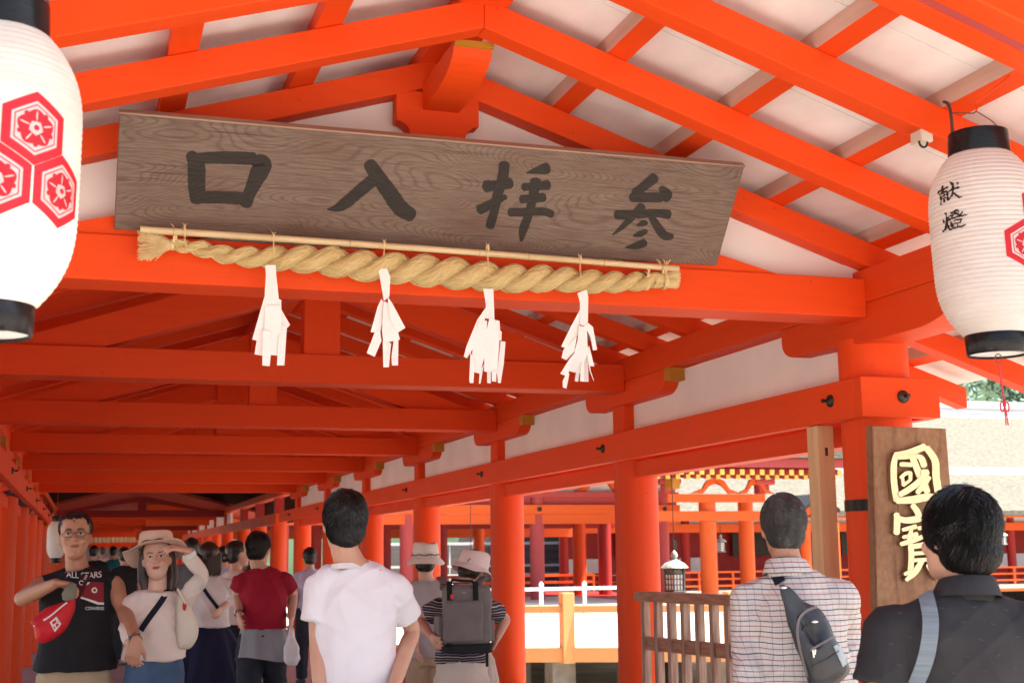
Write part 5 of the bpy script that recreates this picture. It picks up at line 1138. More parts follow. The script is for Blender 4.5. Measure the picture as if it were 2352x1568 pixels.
def face_on(o, par, s, lips=True, glasses=False, brow=.0022):
    T, Rh = o.T, o.Rh
    for sx in (-1, 1):
        MB().ell(T(sx * .031, .0865, .008), (.0135 * s, .006 * s, .0058 * s), Rh, 14, 8).build('eye', M['eyewhite'], par, smooth=True)
        MB().ell(T(sx * .031, .0915, .008), (.0058 * s, .0025 * s, .0056 * s), Rh, 12, 6).build('iris', M['iris'], par, smooth=True)
        MB().tube([T(sx * .016, .0915, .0095), T(sx * .024, .0930, .0140), T(sx * .034, .0925, .0145), T(sx * .045, .087, .0100)], [.0010 * s, .0016 * s, .0018 * s, .001 * s], 6).build('eyelid', HM['black'], par, smooth=True)
        MB().tube([T(sx * .014, .0945, .0275), T(sx * .026, .0950, .0330), T(sx * .040, .0900, .0330), T(sx * .050, .082, .0270)], [(.0022 * s, brow * 1.4 * s)] * 3 + [.0012 * s], 6, lat=Rh @ Vector((0, 1, 0))).build('eyebrow', HM['black'], par, smooth=True)
    lm = MB(); lm.tube([T(-.024, .0905, -.054), T(-.010, .0995, -.0515), T(0, .1005, -.053), T(.010, .0995, -.0515), T(.024, .0905, -.054)], [.001 * s, .0042 * s, .0040 * s, .0042 * s, .001 * s], 8)
    lm.build('upper_lip', M['lips'], par, smooth=True)
    MB().tube([T(-.021, .0900, -.0585), T(-.008, .0985, -.062), T(.008, .0985, -.062), T(.021, .0900, -.0585)], [.001 * s, .0046 * s, .0046 * s, .001 * s], 8).build('lower_lip', M['lips'], par, smooth=True)
    MB().tube([T(-.019, .0975, -.0565), T(0, .1025, -.0575), T(.019, .0975, -.0565)], .0011 * s, 6).build('mouth_line', M['iris'], par, smooth=True)
    if glasses:
        g = MB()
        for sx in (-1, 1):
            g.tube([T(sx * .033 + cos(a) * .026 * (1 if abs(cos(a)) < .9 else 1), .1035 - .008 * abs(cos(a)), .006 + sin(a) * .0165) for a in [2 * pi * i / 20 for i in range(21)]], .0014 * s, 6, cap=False)
            g.tube([T(sx * .058, .096, .010), T(sx * .075, .06, .012), T(sx * .080, .0, .010)], .0016 * s, 6)
        g.tube([T(-.008, .104, .010), T(0, .107, .012), T(.008, .104, .010)], .0014 * s, 6); g.build('glasses', M['cord_black'], par, smooth=True)
def ribbon(pts, w_, nrmf, t=.002):
    """flat strap along pts, width w_, nrmf(p)->outward normal"""
    vs = []; n = len(pts)
    for i, p in enumerate(pts):
        d = (pts[min(i + 1, n - 1)] - pts[max(i - 1, 0)]).normalized(); nn = nrmf(p).normalized(); s_ = d.cross(nn).normalized(); ww = w_[i] if isinstance(w_, list) else w_
        vs += [p - s_ * ww / 2, p + s_ * ww / 2, p + s_ * ww / 2 + nn * t, p - s_ * ww / 2 + nn * t]
    f = [(4 * i + a, 4 * i + (a + 1) % 4, 4 * i + 4 + (a + 1) % 4, 4 * i + 4 + a) for i in range(n - 1) for a in range(4)] + [(0, 1, 2, 3), (4 * n - 1, 4 * n - 2, 4 * n - 3, 4 * n - 4)]
    return MB().add(vs, f)
def bvh_of(*obs):
    V, F = [], []
    for ob in obs:
        off = parent_world(ob.parent); o_ = len(V); V += [v.co + off for v in ob.data.vertices]; F += [tuple(i + o_ for i in p.vertices) for p in ob.data.polygons]
    return BVHTree.FromPolygons(V, F)
def on_surf(bvh, u, v, off=.003):
    w_ = ray(u, v); h = bvh.ray_cast(EYE, w_)
    if h[0] is None: return None
    n = h[1] if h[1].dot(w_) < 0 else -h[1]; return h[0] + n * off, n
def strap_on(bvh, uv, w_, off=.004, t=.003, k=8):
    pts, ns = [], []
    for u, v in cr(uv, k):
        r_ = on_surf(bvh, u, v, off)
        if r_: pts.append(r_[0]); ns.append(r_[1])
    # smooth
    for _ in range(16): pts = [pts[0]] + [(pts[i - 1] + pts[i] * 2 + pts[i + 1]) / 4 for i in range(1, len(pts) - 1)] + [pts[-1]]
    m_ = sum(ns, Vector((0, 0, 0))).normalized(); out = []
    vs = []; n = len(pts)
    for i, p in enumerate(pts):
        d = (pts[min(i + 1, n - 1)] - pts[max(i - 1, 0)]).normalized(); nn = (sum(ns[max(0, i - 6):i + 7], Vector((0, 0, 0))).normalized() + m_ * .5).normalized(); s_ = d.cross(nn).normalized(); nn = s_.cross(d).normalized()
        if nn.dot(m_) < 0: nn = -nn
        vs += [p - s_ * w_ / 2, p + s_ * w_ / 2, p + s_ * w_ / 2 + nn * t, p - s_ * w_ / 2 + nn * t]
    f = [(4 * i + a, 4 * i + (a + 1) % 4, 4 * i + 4 + (a + 1) % 4, 4 * i + 4 + a) for i in range(n - 1) for a in range(4)] + [(0, 1, 2, 3), (4 * n - 1, 4 * n - 2, 4 * n - 3, 4 * n - 4)]
    return MB().add(vs, f), pts, ns
def bucket_hat(par, c, Rh, mat, r=.095, h=.10, brim=.065, droop=.5, wob=.012, seed=0, band=None, flop=None, dent=0):
    n = 72; vs = []; prof = [(.12, 1.0), (.6, .995), (.86, .96), (.95, .85), (1.0, .5), (1.03, .12), (1.06, 0)] ; nb = 8
    T = lambda x, y, z: c + Rh @ Vector((x, y, z))
    for rr_, z in prof:
        for j in range(n): q = 2 * pi * j / n; w_ = 1 + .02 * sin(q * 3 + seed) + .012 * sin(q * 7 + z * 5); vs.append(T(cos(q) * r * rr_ * w_, sin(q) * r * 1.12 * rr_ * w_, h * z + .006 * sin(q * 2 + seed) * (z > .5) - dent * (rr_ < .7) * (.5 + .5 * sin(q))))
    for i in range(1, nb + 1):
        t = i / nb
        for j in range(n):
            q = 2 * pi * j / n; R_ = r * 1.06 + brim * t; z = -droop * brim * t ** 1.3 + wob * t * (sin(q * 3 + seed) + .5 * sin(q * 5 + 1.3 * seed)) + (flop(q) * t if flop else 0)
            vs.append(T(cos(q) * R_, sin(q) * (r * 1.12 * 1.06 + brim * t), z))
    k = len(prof) + nb; mb = MB().add(vs, [(i * n + j, i * n + (j + 1) % n, (i + 1) * n + (j + 1) % n, (i + 1) * n + j) for i in range(k - 1) for j in range(n)] + [tuple(range(n - 1, -1, -1))])
    o = mb.build('hat', mat, par, smooth=True); s_ = o.modifiers.new('t', 'SOLIDIFY'); s_.thickness = .003
    if band:
        bp_ = [T(cos(2 * pi * j / 48) * r * 1.075, sin(2 * pi * j / 48) * r * 1.12 * 1.075, h * .16 + .004 * sin(j)) for j in range(49)]; MB().tube(bp_, .0035, 6, cap=False).build('hat_cord', band, o, smooth=True)
    return o
def check_mat(name):
    m, nt, b = new_mat(name); tc = N(nt, 'ShaderNodeTexCoord'); sp = N(nt, 'ShaderNodeSeparateXYZ'); nw = N(nt, 'ShaderNodeTexNoise', Scale=7.0, Detail=2.0); nt.links.new(tc.outputs['Object'], nw.inputs['Vector'])
    nt.links.new(tc.outputs['Object'], sp.inputs[0]); z = mth(nt, 'ADD', sp.outputs['Z'], mth(nt, 'MULTIPLY', nw.outputs['Fac'], .016)); x = mth(nt, 'ADD', sp.outputs['X'], mth(nt, 'MULTIPLY', nw.outputs['Fac'], .002))
    zz = mth(nt, 'FRACT', mth(nt, 'DIVIDE', z, .037)); zf = mth(nt, 'FRACT', mth(nt, 'DIVIDE', z, .0115)); xx = mth(nt, 'FRACT', mth(nt, 'DIVIDE', x, .026)); x2 = mth(nt, 'FRACT', mth(nt, 'DIVIDE', x, .0075))
    a = mixc(nt, mth(nt, 'MULTIPLY', mth(nt, 'LESS_THAN', xx, .09), .6), (.62, .59, .57), (.24, .21, .26)); a = mixc(nt, mth(nt, 'MULTIPLY', mth(nt, 'LESS_THAN', x2, .2), .25), a, (.45, .30, .22))
    a = mixc(nt, mth(nt, 'MULTIPLY', mth(nt, 'LESS_THAN', zf, .16), .3), a, (.35, .16, .12))
    a = mixc(nt, mth(nt, 'MULTIPLY', mth(nt, 'LESS_THAN', zz, .095), .9), a, (.035, .03, .045)); a = mixc(nt, mth(nt, 'MULTIPLY', mth(nt, 'LESS_THAN', mth(nt, 'ABSOLUTE', mth(nt, 'SUBTRACT', zz, .55)), .042), .85), a, (.25, .04, .03))
    nt.links.new(a, b.inputs['Base Color']); b.inputs['Roughness'].default_value = .85; b.inputs['Specular IOR Level'].default_value = .2; return m
def stripe_mat(name):
    m, nt, b = new_mat(name); tc = N(nt, 'ShaderNodeTexCoord'); sp = N(nt, 'ShaderNodeSeparateXYZ'); nw = N(nt, 'ShaderNodeTexNoise', Scale=5.0, Detail=2.0); nt.links.new(tc.outputs['Object'], nw.inputs['Vector']); nt.links.new(tc.outputs['Object'], sp.inputs[0])
    z = mth(nt, 'ADD', sp.outputs['Z'], mth(nt, 'MULTIPLY', nw.outputs['Fac'], .06)); zz = mth(nt, 'FRACT', mth(nt, 'DIVIDE', z, .032))
    a = mixc(nt, mth(nt, 'LESS_THAN', zz, .17), (.012, .012, .022), (.50, .36, .34)); a = mixc(nt, mth(nt, 'LESS_THAN', mth(nt, 'ABSOLUTE', mth(nt, 'SUBTRACT', zz, .6)), .06), a, (.20, .22, .30))
    nt.links.new(a, b.inputs['Base Color']); b.inputs['Roughness'].default_value = .8; return m
F_ = dict(white=fabric('white_cotton', (.66, .64, .68), (.74, .72, .76)), black=fabric('black_cotton', (.010, .010, .012), (.018, .017, .020)), khaki=fabric('khaki_cotton', (.36, .27, .17), (.44, .34, .23)), cream=fabric('cream_blouse', (.60, .52, .46), (.70, .62, .56)),
          blouse=fabric('white_blouse', (.56, .52, .50), (.68, .64, .62)), navy=fabric('navy_skirt_cloth', (.008, .009, .028), (.016, .017, .045)), red=fabric('crimson_cotton', (.25, .006, .022), (.33, .012, .032)), grey=fabric('grey_jersey', (.20, .21, .23), (.30, .31, .33)),
          denim=noisy('blue_denim', (.02, .05, .11), (.06, .12, .21), .8, (1, 1, .6), 8, 6, .3, .001, 90), dark=fabric('charcoal_trousers', (.014, .016, .026), (.03, .032, .045)), pinkish=fabric('pale_pink_top', (.58, .44, .42), (.66, .52, .50)), ltgrey=fabric('light_grey_shirt', (.34, .33, .34), (.42, .41, .42)),
          polo=fabric('charcoal_polo', (.020, .018, .019), (.038, .034, .036), 220, .8, .35), oat=fabric('oatmeal_trousers', (.52, .45, .37), (.62, .55, .47)), hatp=fabric('pale_pink_hat', (.66, .54, .53), (.76, .64, .63), 120), hatw=fabric('off_white_hat', (.66, .60, .55), (.76, .70, .65), 120), hatb=fabric('beige_hat_cloth', (.60, .42, .32), (.70, .52, .41), 150),
          teal=fabric('teal_cotton', (.02, .15, .19)), lilac=fabric('lilac_cotton', (.42, .40, .55)), gmix=fabric('slate_grey_cotton', (.12, .12, .13)), purple=fabric('purple_cotton', (.06, .03, .14)))
M['check'] = check_mat('checked_shirt_cloth'); M['stripe'] = stripe_mat('striped_knit')
def H_short(ells=SHORT, col='black', n=1500, **k):
    return lambda o, par, s: hair_short(o.T, o.Rh, o.hc, s, par, HM[col], ells, n, **k)
def H_long(col, bottom=-.20, width=.085, back=.06, bun=False, face_open=True, n=700):
    def g(o, par, s):
        T, Rh = o.T, o.Rh; mb = MB(); mb.ell(T(0, -.030, .044), (.088 * s, .104 * s, .092 * s), Rh, 26, 16); mb.ell(T(0, -.052, -.01), (.082 * s, .070 * s, .09 * s), Rh, 22, 14)
        if bun: mb.ell(T(0, -.115, -.03), (.035 * s,) * 3, Rh, 14, 10)
        else:
            for sx in (-1, -.5, 0, .5, 1):
                y0 = -.03 - .05 * (1 - abs(sx)) if abs(sx) < .9 else -.022
                mb.tube([T(sx * width * .88, y0, .05), T(sx * width, y0 - .01, -.04), T(sx * width * 1.02, y0 - .012, bottom * .6), T(sx * width * .9, y0 - .0, bottom)], [.030 * s, .034 * s, .034 * s, .016 * s], 14)
        remeshed(mb, 'hair', HM[col], par, .007, 3, lambda co, n_: .003 * noise.noise(Vector((co.x * 60, co.y * 60, co.z * 8))))
        if not bun:
            st = MB(); rg = random.Random(3)
            for _ in range(n):
                a = rg.uniform(pi * 1.06, pi * 1.94); x, y = cos(a) * width * 1.22, sin(a) * (back + .045) - .012
                st.tube([T(x * .75, y * .8, .10), T(x * 1.0, y * 1.02, .02), T(x * 1.06, y * 1.05, -.08), T(x * rg.uniform(.9, 1.1), y * 1.02, bottom * rg.uniform(.85, 1.06))], [.001, .0013, .0013, .0004], 3, cap=False)
            st.build('hair_strands', HM[col], par)
    return g
# --- the man in the white T-shirt
p6 = person('young man with short black hair in a plain white T-shirt, seen from behind', 5.2, 792, 1125, .15, 'mid', 1.0, (.10, 0, .03), tu=818, sw=.140, bulk=.88, vox=.006,
   arms={'L': [(727, 1310, 5.2), (729, 1462, 5.22), (740, 1640, 5.12)], 'R': [(905, 1305, 5.2), (946, 1446, 5.30), (905, 1575, 5.05)]},
   top=dict(mat=F_['white'], infl=.019, hem=.80, sl=.66, loose=.004, amp=.008, vox=.008, seed=1), bottom=dict(mat=F_['dark'], waist=.98),
   hair=H_short([((0, -.020, .036), (.087, .110, .104)), ((0, -.050, -.020), (.076, .064, .072)), ((0, -.058, -.048), (.052, .048, .050))], n=3200, L=(.025, .05), rad=.0012, lift=.006, mess=.3, keep=lambda q: q.y < .05 or q.z > .03))
# --- plaid man
p9 = person('older man with cropped greying hair in a checked shirt, seen from behind', 4.3, 1797, 1137, .46, 'tan', .95, (.10, 0, 0), tu=1826, sw=.160, vox=.006, hair_off=.008,
   arms={'L': [(1735, 1318, 4.3), (1717, 1475, 4.36), (1722, 1650, 4.2)], 'R': [(1918, 1308, 4.3), (1944, 1455, 4.34), (1932, 1610, 4.2)]},
   top=dict(mat=M['check'], infl=.020, hem=.80, sleeve='long', sl=.95, loose=.018, amp=.0085, seed=4, collar=M['check']), bottom=dict(mat=F_['dark'], waist=.98),
   hair=H_short([((0, -.012, .036), (.089, .112, .104)), ((0, -.046, -.020), (.074, .060, .068))], 'grey', n=5200, L=(.008, .016), rad=.0009, lift=.002, mess=.5, keep=lambda q: q.y < .05 or q.z > .04))
# --- polo man
p10 = person('man with thick black hair in a charcoal polo shirt before the carved plank', 3.0, 2195, 1113, .42, 'mid', .97, (.52, 0, .03), tu=2203, sw=.178, vox=.005, hair_off=.022,
   arms={'L': [(2058, 1415, 2.9), (2022, 1620, 3.06), (2025, 1780, 2.95)], 'R': [(2345, 1415, 2.9), (2385, 1620, 2.96), (2380, 1780, 2.85)]},
   top=dict(mat=F_['polo'], infl=.020, hem=.80, sl=.74, loose=.02, amp=.006, vox=.006, seed=7, collar=F_['polo']), bottom=dict(mat=F_['dark'], waist=.98), zfloor=-.03,
   hair=H_short([((0, -.022, .036), (.092, .114, .106)), ((0, -.048, -.036), (.084, .076, .074)), ((-.04, -.008, .018), (.053, .078, .072)), ((.04, -.008, .018), (.053, .078, .072))], n=7500, L=(.05, .085), rad=.0010, lift=.0055, mess=.16, vox=.005, keep=lambda q: q.y < .06 or q.z > .02))
# --- man in the black vest
p1 = person('man with glasses in a black printed vest at the far left', 7.3, 176, 1178, pi + .05, 'tan', .98, (0, .10, .04), tu=178, sw=.172, bulk=1.04, vox=.006, hair_off=.010,
   arms={'L': [(118, 1318, 7.3), (50, 1374, 7.22), (130, 1338, 6.98), dict(d=(.75, -.05, -.12), n=(-.1, -.2, -1), curl=.75, side=1)], 'R': [(252, 1318, 7.3), (283, 1398, 7.2), (313, 1470, 6.96), dict(d=(-.05, -.02, -.2), n=(.2, .9, .0), curl=.5)]},
   top=dict(mat=F_['black'], infl=.020, hem=.935, sleeve='none', loose=.018, amp=.006, seed=9), bottom=dict(mat=F_['khaki'], kind='shorts', waist=.97, infl=.012), face=dict(glasses=True, brow=.003),
   hair=H_short([((0, -.018, .055), (.087, .107, .087)), ((0, -.046, -.004), (.081, .064, .070))], n=1800, L=(.012, .022), rad=.001, lift=.004, mess=.5, keep=lambda q: q.y < .03 or q.z > .115))
# --- woman in the floppy hat
p2 = person('woman in a cream blouse raising one hand to her floppy beige hat', 7.2, 362, 1239, pi + .08, 'fair', .88, (-.05, .12, .08), tu=358, sw=.150, bulk=.86, vox=.0055, hair_off=0,
   arms={'R': [(408, 1368, 7.2), (462, 1322, 7.06), (432, 1264, 6.98), dict(d=(-.95, -.05, .22), n=(-.1, .3, -1), curl=.35, side=-1)], 'L': [(318, 1366, 7.2), (291, 1430, 7.12), (299, 1478, 7.0), dict(d=(.06, -.02, -.3), n=(.5, .9, 0), curl=.5)]},
   top=dict(mat=F_['cream'], infl=.011, hem=1.06, sleeve='long', sl=.95, loose=.02, flare=.05, amp=.010, seed=12, fz=1.3, name='blouse'), bottom=dict(mat=F_['denim'], waist=1.09, infl=.025), face=dict(), hair=H_long('brown', -.19, .080))
bucket_hat(p2.root, p2.T(0, -.016, .072), p2.Rh @ Matrix.Rotation(.16, 3, 'X'), F_['hatb'], .088, .080, .078, .25, .016, 1.2, HM['brown'], flop=lambda q: -.02 * (abs(cos(q)) ** 2) + .012 * sin(q), dent=.01)
# --- woman with navy skirt
p3 = person('woman with shoulder-length dark hair, white blouse and long navy skirt walking away', 11.2, 480, 1243, .05, 'fair', .95, tu=480, sw=.155, bulk=.95, vox=.009,
   arms={'R': [(520, 1330, 11.2), (531, 1372, 11.25), (508, 1398, 11.05)]}, top=dict(mat=F_['blouse'], infl=.012, hem=1.0, sleeve='long', loose=.04, amp=.010, seed=15, name='blouse'), bottom=dict(mat=F_['navy'], kind='skirt', waist=1.04, hem=.46, flare=.24), hair=H_long('brown', -.16, .082))
p5 = person('man in a crimson T-shirt with a grey jacket tied round his waist', 9.9, 595, 1218, .12, 'mid', 1.0, (-.35, 0, 0), tu=603, sw=.152, vox=.007,
   arms={'L': [(560, 1312, 9.9), (546, 1368, 9.95), (549, 1410, 9.8)], 'R': [(648, 1310, 9.9), (672, 1366, 9.95), (669, 1420, 9.8)]}, top=dict(mat=F_['red'], infl=.018, hem=1.01, sl=.60, loose=.012, amp=.007, seed=17), bottom=dict(mat=F_['dark'], waist=.98, infl=.014),
   legs={-1: [(-.09, -.03, .48), (-.10, -.25, .12)], 1: [(.11, .16, .50), (.17, .10, .08)]}, hair=H_short(n=1200, rad=.0016, L=(.03, .05)))
q_ = p5; mbj = MB(); n = 72; vs = []
for i in range(11):
    t = i / 10; z = 1.07 - .28 * t
    for j in range(n):
        q = 2 * pi * j / n; g = .150 + .072 * t; vs.append(q_.pc(cos(q) * g * (1 + .04 * sin(7 * q)) + .03 * t, sin(q) * (g * .78) * (1 + .05 * sin(9 * q)), z + .02 * sin(2 * q) - .06 * t * max(0, sin(q))))
mbj.add(vs, [(i * n + j, i * n + (j + 1) % n, (i + 1) * n + (j + 1) % n, (i + 1) * n + j) for i in range(10) for j in range(n)]); mbj.build('tied_jacket', F_['grey'], p5.root, smooth=True)
p4 = person('woman in profile with black hair in a bun and a pale pink top', 12.2, 546, 1240, .75, 'fair', .93, (-.65, 0, 0), tu=541, sw=.145, bulk=.85, vox=.009,
   top=dict(mat=F_['pinkish'], infl=.016, hem=.95, sl=.6, amp=.006, seed=19), bottom=dict(mat=F_['black'], waist=1.0), hair=H_long('black', bun=True), face=dict())
p7 = person('person in an off-white bucket hat and light grey shirt behind the striped top', 9.3, 977, 1252, .3, 'fair', .95, tu=985, sw=.150, bulk=.92, vox=.008, hair_off=0,
   arms={'L': [(955, 1352, 9.3), (948, 1415, 9.3), (956, 1480, 9.2)]}, top=dict(mat=F_['ltgrey'], infl=.02, hem=.86, sl=.9, loose=.02, amp=.007, seed=21), bottom=dict(mat=F_['khaki'], waist=.98, infl=.024), hair=H_short(n=400))
bucket_hat(p7.root, p7.T(0, -.01, .030), p7.Rh, F_['hatw'], .092, .104, .040, 1.15, .006, .4, HM['black'], dent=.012)
p8 = person('woman in a pale pink bucket hat and dark striped top, head bent', 7.8, 1086, 1270, .24, 'mid', .92, (-.5, -.35, .18), tu=1061, sw=.150, bulk=1.0, vox=.006, hair_off=0,
   arms={'L': [(1005, 1345, 7.8), (962, 1424, 7.9), (992, 1462, 7.62)], 'R': [(1120, 1345, 7.8), (1160, 1420, 7.88), (1140, 1468, 7.72), dict(d=(-.12, -.05, -.18), n=(-1, -.2, 0), curl=.5)]},
   top=dict(mat=M['stripe'], infl=.016, hem=.985, sl=.62, loose=.012, amp=.006, seed=23), bottom=dict(mat=F_['oat'], waist=1.03, infl=.02), hair=H_short(n=500, col='brown'))
bucket_hat(p8.root, p8.T(0, -.012, .020), p8.Rh @ Matrix.Rotation(.1, 3, 'X'), F_['hatp'], .091, .094, .030, 1.0, .006, 2.0)
# --- the far crowd
FAR = [(216, 1251, 26, 'black', 'black', 'dark-haired person far back, beside the ear of the man in the vest'), (235, 1255, 38, 'pinkish', 'grey', 'distant person in a pink top with short greying hair'), (261, 1253, 30, 'teal', 'black', 'distant man in a teal shirt in the middle of the corridor'),
       (286, 1254, 20, 'black', 'black', 'dark-shirted man with black hair behind the shoulder of the man in the vest'), (312, 1250, 21, 'ltgrey', 'grey', 'grey-haired man in a light grey shirt left of the floppy hat'), (333, 1249, 24, 'gmix', 'black', 'dark head just left above the floppy hat'),
       (441, 1233, 15.5, 'gmix', 'black', 'black-haired man whose head rises behind the raised arm'), (514, 1252, 17, 'lilac', 'black', 'woman in lilac behind the woman with the bun'), (574, 1268, 14, 'lilac', 'brown', 'brown-haired person hidden between the hair bun and the crimson shirt'), (712, 1255, 16, 'lilac', 'black', 'person in lilac half hidden by the white T-shirt man')]
for i, (u, v, Y, c, hc_, lab) in enumerate(FAR):
    person(lab, Y, u, v, .1 * (-1) ** i, 'mid', 1.0, sw=.155, vox=.014, group=None, top=dict(mat=F_[c], infl=.018, hem=.88, sl=.6, loose=.01, seed=30 + i, vox=.014), bottom=dict(mat=F_[('dark', 'black', 'khaki')[i % 3]]), hair=H_short(col=hc_ if hc_ in HM else 'black', n=60, vox=.012, rad=.002))
# person by the shrine hall
person('distant person in a purple shirt standing on the shrine hall gallery', 50.6, 1873, 1240, pi, 'mid', 1.0, sw=.16, vox=.02, zfloor=-.14, hair_off=0, top=dict(mat=F_['purple'], infl=.02, hem=.88, seed=50, vox=.02), bottom=dict(mat=F_['black']), hair=H_short(n=20, vox=.015))
# ------------------------------------------------------------------ things carried and worn
def txt(s, size):
    cu = bpy.data.curves.new('t', 'FONT'); cu.body = s; cu.size = size; cu.align_x = 'CENTER'; cu.align_y = 'CENTER'; cu.offset = size * .012
    ob = bpy.data.objects.new('t', cu); COL.objects.link(ob); dg = bpy.context.evaluated_depsgraph_get(); me = bpy.data.meshes.new_from_object(ob.evaluated_get(dg)); bpy.data.objects.remove(ob)
    bm = bmesh.new(); bm.from_mesh(me); bmesh.ops.subdivide_edges(bm, edges=[e for e in bm.edges if e.calc_length() > size * .2], cuts=2); bmesh.ops.triangulate(bm, faces=bm.faces); bm.to_mesh(me); bm.free(); return me
def decal(name, bv, me_or_mb, fn, mat, par, off=.003):
    V = [v.co for v in me_or_mb.vertices] if hasattr(me_or_mb, 'vertices') else me_or_mb.v
    Fc = [tuple(p.vertices) for p in me_or_mb.polygons] if hasattr(me_or_mb, 'polygons') else me_or_mb.f
    out = []; last = None
    for v in V:
        r_ = on_surf(bv, *fn(v), off); last = r_[0] if r_ else last; out.append(last.copy() if last else Vector((0, 0, 0)))
    return MB().add(out, Fc).build(name, mat, par)
M['print'] = fabric('print_white', (.62, .60, .58)); M['printred'] = fabric('print_maroon', (.20, .02, .025))
bv1 = bvh_of(p1.shirt)
decal('printed_words', bv1, txt('ALL STARS', 1), lambda v: (193 + v.x * 17.0, 1322 - v.y * 19 - .55 * v.x ** 2), M['print'], p1.root)
decal('printed_words', bv1, txt('CONVERSE', 1), lambda v: (217 + v.x * 8.6, 1396.5 - v.y * 10), M['print'], p1.root)
def poly_decal(name, pts, mat, bv, par, off):
    bm = bmesh.new(); vs = [bm.verts.new((x, y, 0)) for x, y in pts]; bm.faces.new(vs); bmesh.ops.triangulate(bm, faces=bm.faces); bmesh.ops.subdivide_edges(bm, edges=bm.edges[:], cuts=3, use_grid_fill=True); bmesh.ops.triangulate(bm, faces=bm.faces)
    me = bpy.data.meshes.new('d'); bm.to_mesh(me); bm.free(); return decal(name, bv, me, lambda v: (v.x, v.y), mat, par, off)
zz1 = lambda x, y: (x * .375, 980 + .375 * y)
poly_decal('printed_shoe', [zz1(*q) for q in [(500, 955), (530, 948), (632, 952), (634, 1080), (600, 1078), (540, 1050), (485, 1035)]], M['printred'], bv1, p1.root, .003)
poly_decal('printed_sole', [zz1(*q) for q in [(480, 1035), (540, 1052), (600, 1072), (634, 1074), (634, 1088), (596, 1086), (535, 1064), (482, 1048)]], M['print'], bv1, p1.root, .0042)
poly_decal('printed_badge', [(zz1(577, 1000)[0] + 6.5 * cos(a), zz1(577, 1000)[1] + 6.5 * sin(a)) for a in [2 * pi * i / 14 for i in range(14)]], M['print'], bv1, p1.root, .0045)
poly_decal('printed_badge', [(zz1(577, 1000)[0] + 3.4 * cos(a), zz1(577, 1000)[1] + 3.4 * sin(a)) for a in [2 * pi * i / 12 for i in range(12)]], M['printred'], bv1, p1.root, .0055)
poly_decal('printed_laces', [zz1(*q) for q in [(510, 955), (550, 950), (545, 962), (520, 975), (505, 1000), (485, 1010), (500, 985)]], M['print'], bv1, p1.root, .0045)
# red waist bag and its strap
M['bagred'] = fabric('red_nylon', (.45, .008, .015), (.58, .015, .025), 90, .5); M['maroon'] = fabric('maroon_webbing', (.055, .010, .014)); M['olive'] = noisy('olive_cloth', (.12, .12, .085), (.18, .18, .13), .9)
BG = thing('waist_bag', 'red sling bag with a white zip line hanging across the black vest', 'bag', tuple(at(125, 1435, 6.95)))
b3, P3_, N3_ = strap_on(bv1, [(213, 1280), (206, 1300), (196, 1325), (184, 1352), (172, 1378)], .042, .006, .003)
b3.build('strap', M['maroon'], BG, smooth=True)
bvS = BVHTree.FromPolygons(b3.v, b3.f)
def letters(s, u, v, size, rot=0):
    me = txt(s, 1); ca, sa = cos(rot), sin(rot)
    def fn(q): x, y = q.x * size, q.y * size; return (u + x * ca + y * sa, v + x * sa - y * ca)
    decal('strap_letter', bvS, me, fn, M['print'], BG, .002)
letters('C', 208, 1290, 15, .3); letters('cas', 196, 1325, 10, -1.1); letters('C', 186, 1338, 15, .3)
mb = MB(); W_ = [zz1(*q) for q in [(178, 1195), (270, 1112), (400, 1062), (440, 1030), (462, 1050), (455, 1140), (385, 1262), (275, 1325), (222, 1305), (212, 1262), (205, 1228)]]
cx_, cy_ = 122, 1433; rows = [(.0, .052), (.45, .050), (.75, .040), (.93, .022), (1.0, .0)]
vs = []; nW = len(W_)
WD = cr([(x, y) for x, y in W_] + [W_[0]], 4)[:-1]; nW = len(WD)
for sg in (-1, 1):
    for t, dd_ in rows:
        for x, y in WD: vs.append(at(cx_ + (x - cx_) * t, cy_ + (y - cy_) * t, 6.98 + sg * dd_))
k5 = len(rows)
mb.add(vs, [(s_ * k5 * nW + i * nW + j, s_ * k5 * nW + i * nW + (j + 1) % nW, s_ * k5 * nW + (i + 1) * nW + (j + 1) % nW, s_ * k5 * nW + (i + 1) * nW + j) for s_ in (0, 1) for i in range(k5 - 1) for j in range(nW)])
bmx = bmesh.new(); 
bag = remeshed(mb, 'bag_body', M['bagred'], BG, .006, 3, lambda co, n_: .003 * noise.noise(co * 22)); bmx.free()
bvB = bvh_of(bag)
z_, _, _ = strap_on(bvB, [zz1(*q) for q in [(200, 1222), (300, 1165), (360, 1115), (412, 1075)]], .008, .0015, .002); z_.build('zip', M['print'], BG)
poly_decal('emblem', [zz1(*q) for q in [(305, 1195), (345, 1160), (375, 1205), (335, 1255)]], M['print'], bvB, BG, .002)
for pg in ([(318, 1195), (340, 1178), (345, 1195), (325, 1210)], [(345, 1200), (362, 1205), (350, 1225), (340, 1215)], [(325, 1220), (338, 1220), (336, 1240)], [(350, 1182), (358, 1190), (352, 1195)]): poly_decal('emblem_cut', [zz1(*q) for q in pg], M['bagred'], bvB, BG, .003)
CL = thing('folded_cloth', 'olive-grey folded cloth dangling from the raised hand of the man in the vest', 'cloth', tuple(at(157, 1360, 6.93)))
c_ = MB(); c_.tube([at(168, 1338, 6.93), at(163, 1352, 6.92), at(157, 1366, 6.92), at(155, 1378, 6.93)], [(.018, .010), (.030, .014), (.034, .014), (.026, .010)], 14, lat=(1, 0, 0)); remeshed(c_, 'cloth', M['olive'], CL, .005, 2, lambda co, n_: .003 * noise.noise(co * 40))
